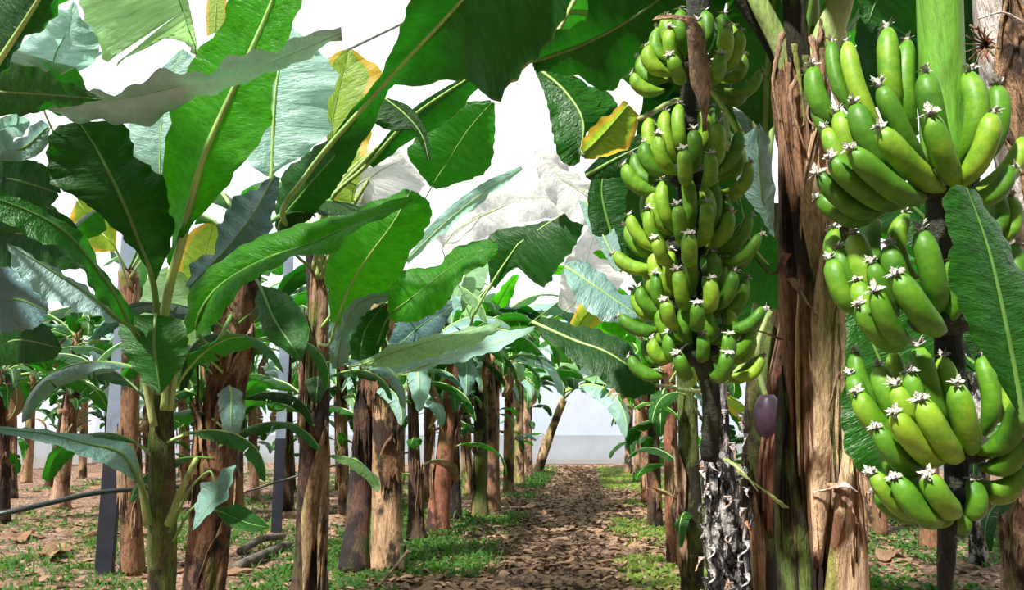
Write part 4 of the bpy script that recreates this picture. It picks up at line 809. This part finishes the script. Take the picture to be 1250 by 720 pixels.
hose([G(772, 640) + Vector((0, 0, .03)), G(780, 690) + Vector((0, 0, .04)), G(800, 735) + Vector((0, 0, .03))], .014, 'thin pale stick lying in the weeds right of the path', TM['sheath'], 'stick', 'stick')

# ------------------------------------------------------------------ setting
PX = lambda y: .0905 * y - .25      # centre line of the path
def ground_mesh():
    xs = np.linspace(-26, 26, 261); ys = np.linspace(-3, 34, 240); V = []; Fc = []
    r = np.random.RandomState(2); nz = r.rand(261, 240)
    for j, y in enumerate(ys):
        for i, x in enumerate(xs):
            off = abs(x - PX(y)); z = .05 * (1 - math.exp(-max(0, off - .8) ** 2 * 2)) * (.5 + nz[i, j]) + .012 * nz[i, j] - .02
            V.append((x, y, z - .02))
    for j in range(239):
        for i in range(260):
            a = j * 261 + i; Fc.append((a, a + 1, a + 262, a + 261))
    return V, Fc
m, nt, out = mat('soil'); n = N(nt)
v = n.coords('Object', rnd=False)
s1 = n.noise(v, 3.2, 8, .75); s2 = n.noise(v, 24, 6, .7); s3 = n.noise(v, .9, 3)
col = n.ramp(s2, [(.36, (.06, .032, .022)), (.48, (.3, .18, .125)), (.57, (.55, .37, .27)), (.7, (.72, .55, .42))])
col = n.mix(n.ramp(s1, [(.45, (0, 0, 0)), (.62, (.7,) * 3)]), col, (.09, .05, .035))
col = n.mix(n.ramp(s3, [(.52, (0, 0, 0)), (.66, (.6,) * 3)]), col, (.42, .24, .13))
pb = n.add('BsdfPrincipled'); pb.inputs['Roughness'].default_value = .9; pb.inputs['Specular IOR Level'].default_value = .2
n.link(col, pb.inputs['Base Color']); n.link(n.bump(n.math('ADD', s2, s1), 1.0, .06), pb.inputs['Normal']); n.link(pb.outputs[0], out.inputs['Surface'])
V, Fc = ground_mesh(); tag(obj('ground', mesh('ground', V, Fc, m)), 'brown soil ground with a trodden path between the plant rows', 'ground', kind='structure')

def scatter(name, label, cat, m, pts, size, up, seed, width=.3, seg=2, kinds=None):
    """one mesh of many little bent blades: (x, y, z) clumps"""
    r = random.Random(seed); V = []; Fc = []; U = []
    for (x, y, k) in pts:
        for _ in range(k):
            a = r.uniform(0, 6.28); l = size * r.uniform(.4, 1.3); w = l * width * r.uniform(.6, 1.3); e = r.uniform(*up)
            px_ = x + r.gauss(0, size * .7); py_ = y + r.gauss(0, size * .7); b = Vector((px_, py_, r.uniform(.0, .03))); d = Vector((math.cos(a), math.sin(a), 0)); sd = Vector((-math.sin(a), math.cos(a), r.uniform(-.4, .4)))
            o = len(V)
            for i in range(seg + 1):
                s = i / seg; c = b + d * (l * math.cos(e) * s) + Vector((0, 0, l * math.sin(e) * s - l * .4 * s * s + .01)); ww = w * (.35 + math.sin(math.pi * (s * .85 + .1)))
                V += [c - sd * ww * .5, c + sd * ww * .5]; U += [(s, -.4), (s, .4)]
            for i in range(seg): Fc.append((o + 2 * i, o + 2 * i + 1, o + 2 * i + 3, o + 2 * i + 2))
    return tag(obj(name, mesh(name, V, Fc, m, U)), label, cat, kind='stuff')
q = random.Random(5)
def weed_pts(side, n, near, far, w0, w1):
    out = []
    while len(out) < n:
        y = near + (far - near) * q.random() ** 1.4; off = w0 + (w1 - w0) * q.random() ** 1.2
        x = PX(y) + side * off; v_ = math.sin(x * 2.3 + side) + math.sin(y * 1.7 + x) + math.sin(y * .6 + 2) + q.uniform(-1, 1)
        if v_ > -.1: out.append((x, y, q.randint(6, 12)))
    return out
WEED = leaf_mat('weed_green', (.06, .16, .02), (.12, .36, .02), .3, .5); WEED2 = leaf_mat('weed_yellow_green', (.2, .3, .05), (.4, .6, .08), .35, .5)
scatter('weeds', 'low green weeds along the left side of the path and under the left plants', 'weeds', WEED, weed_pts(-1, 2200, 5.5, 26, .75, 2.8) + weed_pts(-1, 2200, 5.5, 28, 2.2, 12), .085, (.3, 1.3), 1)
scatter('grass', 'thin upright grass blades among the weeds left of the path', 'grass', WEED, weed_pts(-1, 800, 5.5, 26, .7, 6), .17, (.7, 1.4), 11, .07, 3)
scatter('weeds', 'yellow-green weeds along the right side of the path', 'weeds', WEED2, weed_pts(1, 1800, 5.5, 26, .65, 2.4), .08, (.3, 1.3), 2)
scatter('weeds', 'green weeds on the ground under the large bunch at the right', 'weeds', WEED, weed_pts(1, 2500, 5.5, 24, 2.2, 9), .09, (.3, 1.3), 3)
LITM = leaf_mat('leaf_litter', (.34, .21, .13), (.2, .12, .07), .1, .7, spec=.2)
LIT = [(PX(y_) + q.uniform(-1, 1) * q.choice((1.5, 4, 8, 8, 9, 9)), y_, q.randint(1, 5)) for y_ in [5.3 + 22 * q.random() ** 1.6 for _ in range(6500)]]
scatter('fallen_leaves', 'dry brown leaf litter scattered over the soil and the path', 'leaf litter', LITM, LIT, .13, (-.05, .6), 4, .4, 3)
SOIL = plain('soil_clod', (.1, .055, .035), .9, var=.5, scale=20, bump=.5)
scatter('soil_clods', 'dark crumbs of soil and bark strewn over the path', 'soil crumbs', SOIL, [(PX(y_) + q.uniform(-1.1, 1.1), y_, 3) for y_ in [5.5 + 20 * q.random() ** 1.4 for _ in range(1500)]], .05, (-.3, .9), 5, .7, 2)
for i, (x, y, az, s, lab) in enumerate(((100, 660, .4, .35, 'dead banana leaf lying on soil left of the slim young plant'), (60, 690, 2.0, .4, 'dead banana leaf lying in the lower left corner'), (310, 706, 3.0, .3, 'dead banana leaf lying between the leaning and pink stemmed trunks'),
                                    (28, 655, 5.2, .35, 'dead banana leaf lying near the left edge of the picture, behind the corner one'), (1080, 690, 1.0, .3, 'dead banana leaf lying on the soil under the large bunch'))):
    g = G(x, y); root = empty('fallen_banana_leaf', g + Vector((0, 0, .04)), lab, 'dead leaf')
    mid = spline([(0, 0, 0), (.5, .05, .06), (1.1, -.04, .04), (1.6, .05, .0)], 25); k = np.arange(25) / 24
    w = .22 * np.sin(np.pi * np.clip(k, .02, .98)) ** .6
    Lf = mid + np.c_[0 * w, w, .05 + .06 * np.sin(k * 9 + i)]; Rt = mid + np.c_[0 * w, -w, .04 + .05 * np.sin(k * 7 + i)]
    b = obj('blade', blade_mesh(mid, Lf, Rt, LM['dry'], nv=4, rip=.02, seed=i, tears=[(1, .4), (-1, .6)]), root); tube('midrib', mid, [.012] * 25, TM['sheath'], root, 6); root.rotation_euler = (0, 0, az); root.scale = (s * 1.6,) * 3

# greenhouse film and frame
def film(name, col, tp, tl, gl=.0):
    m, nt, out = mat(name); n = N(nt); v = n.coords('Object', (1, 1, 1), rnd=False); f = n.noise(v, 1.3, 6, .6)
    c = n.ramp(f, [(.3, tuple(x * .82 for x in col)), (.7, col)])
    t = n.add('BsdfTransparent', Color=(.95, .97, 1, 1)); tr = n.add('BsdfTranslucent'); df = n.add('BsdfDiffuse'); n.link(c, tr.inputs[0]); n.link(c, df.inputs[0])
    a = n.add('MixShader'); a.inputs[0].default_value = tl; n.link(df.outputs[0], a.inputs[1]); n.link(tr.outputs[0], a.inputs[2])
    b = n.add('MixShader'); b.inputs[0].default_value = 1 - tp; n.link(t.outputs[0], b.inputs[1]); n.link(a.outputs[0], b.inputs[2]); n.link(b.outputs[0], out.inputs['Surface']); return m
FILM = film('clear_film', (.85, .88, .95), .85, .6); FILMW = film('milky_film', (.8, .84, .9), .5, .75); SHEET = film('grey_base_sheet', (.42, .45, .48), .12, .5)
def quad_grid(name, o_, u_, v_, nu, nv, m, bulge=.05):
    V = []; Fc = []; nrm = u_.cross(v_).normalized()
    for j in range(nv + 1):
        for i in range(nu + 1): V.append(o_ + u_ * (i / nu) + v_ * (j / nv) + nrm * bulge * math.sin(i * 1.3) * math.sin(j * 2.1 + i))
    for j in range(nv):
        for i in range(nu): a = j * (nu + 1) + i; Fc.append((a, a + 1, a + nu + 2, a + nu + 1))
    return tag(obj(name, mesh(name, V, Fc, m)), None, None, kind='structure')
HW = 5.4
X0, X1, Y0, Y1 = -15., 13., -3., 29.
quad_grid('ceiling', Vector((X0, Y0, HW)), Vector((X1 - X0, 0, 0)), Vector((0, Y1 - Y0, 0)), 60, 60, FILM)['label'] = 'clear plastic film roof of the greenhouse'
for nm, o_, u_ in (('wall_far', Vector((X0, Y1, 1.0)), Vector((X1 - X0, 0, 0))), ('wall_left', Vector((X0, Y0, 1.0)), Vector((0, Y1 - Y0, 0))), ('wall_right', Vector((X1, Y0, 1.0)), Vector((0, Y1 - Y0, 0)))):
    w = quad_grid(nm, o_, u_, Vector((0, 0, HW - 1.0)), 50, 8, FILMW); w['label'] = 'milky plastic film wall of the greenhouse'
    s = quad_grid('wall_base', o_ - Vector((0, 0, 1.0)), u_, Vector((0, 0, 1.0)), 50, 4, SHEET, .03); s['label'] = 'grey sheet along the foot of the wall'  # foot of each wall is greyer than the film above
k = 0
for y in ():
    o = hose([Vector((X0, y, HW - .06)), Vector((0, y, HW - .06)), Vector((X1, y, HW - .06))], .025, None, TUBEW, 'ceiling_purlin', None) if False else None
    V, Fc, U = tube_data([Vector((X0, y, HW - .1)), Vector((X1, y, HW - .1))], [.03, .03], 10)
    tag(obj('ceiling_beam', mesh('ceiling_beam', V, Fc, TUBEW)), None, None, kind='structure')
for (a, b) in ((P(400, 72, 8.0), P(560, -5, 8.0)),):
    dd = (b - a) * 2.5; V, Fc, U = tube_data([a - dd * .6, b + dd * .6], [.018, .018], 8)
    tag(obj('roof_wire', mesh('roof_wire', V, Fc, TUBEW)), 'slanting grey wire under the roof at the top centre', 'wire')

# ------------------------------------------------------------------ light
w = bpy.data.worlds.new('sky'); bpy.context.scene.world = w; w.use_nodes = True; nt = w.node_tree; nt.nodes.clear(); n = N(nt)
tc = n.add('TexCoord'); sp = n.add('SeparateXYZ'); n.link(tc.outputs['Generated'], sp.inputs[0])
cl = n.ramp(sp.outputs[2], [(.0, (.62, .72, .85)), (.12, (.9, .95, 1.0)), (.6, (1, 1, 1))])
g_ = n.math('ADD', n.math('MULTIPLY', sp.outputs[2], .75), n.math('MULTIPLY', sp.outputs[1], .6))
cl = n.mix(1.0, cl, n.ramp(g_, [(.0, (.1, .12, .1)), (.3, (.45, .47, .48)), (.55, (1, 1, 1))]), 'MULTIPLY')
bg = n.add('Background'); n.link(cl, bg.inputs['Color']); bg.inputs['Strength'].default_value = 1.7
ow = n.add('OutputWorld'); n.link(bg.outputs[0], ow.inputs['Surface'])
sl = bpy.data.lights.new('sun', 'SUN'); sl.energy = 15; sl.angle = math.radians(3); sl.color = (1, .95, .85)
so = bpy.data.objects.new('sun', sl); C.objects.link(so); so.rotation_euler = (math.radians(34), math.radians(-30), 0)
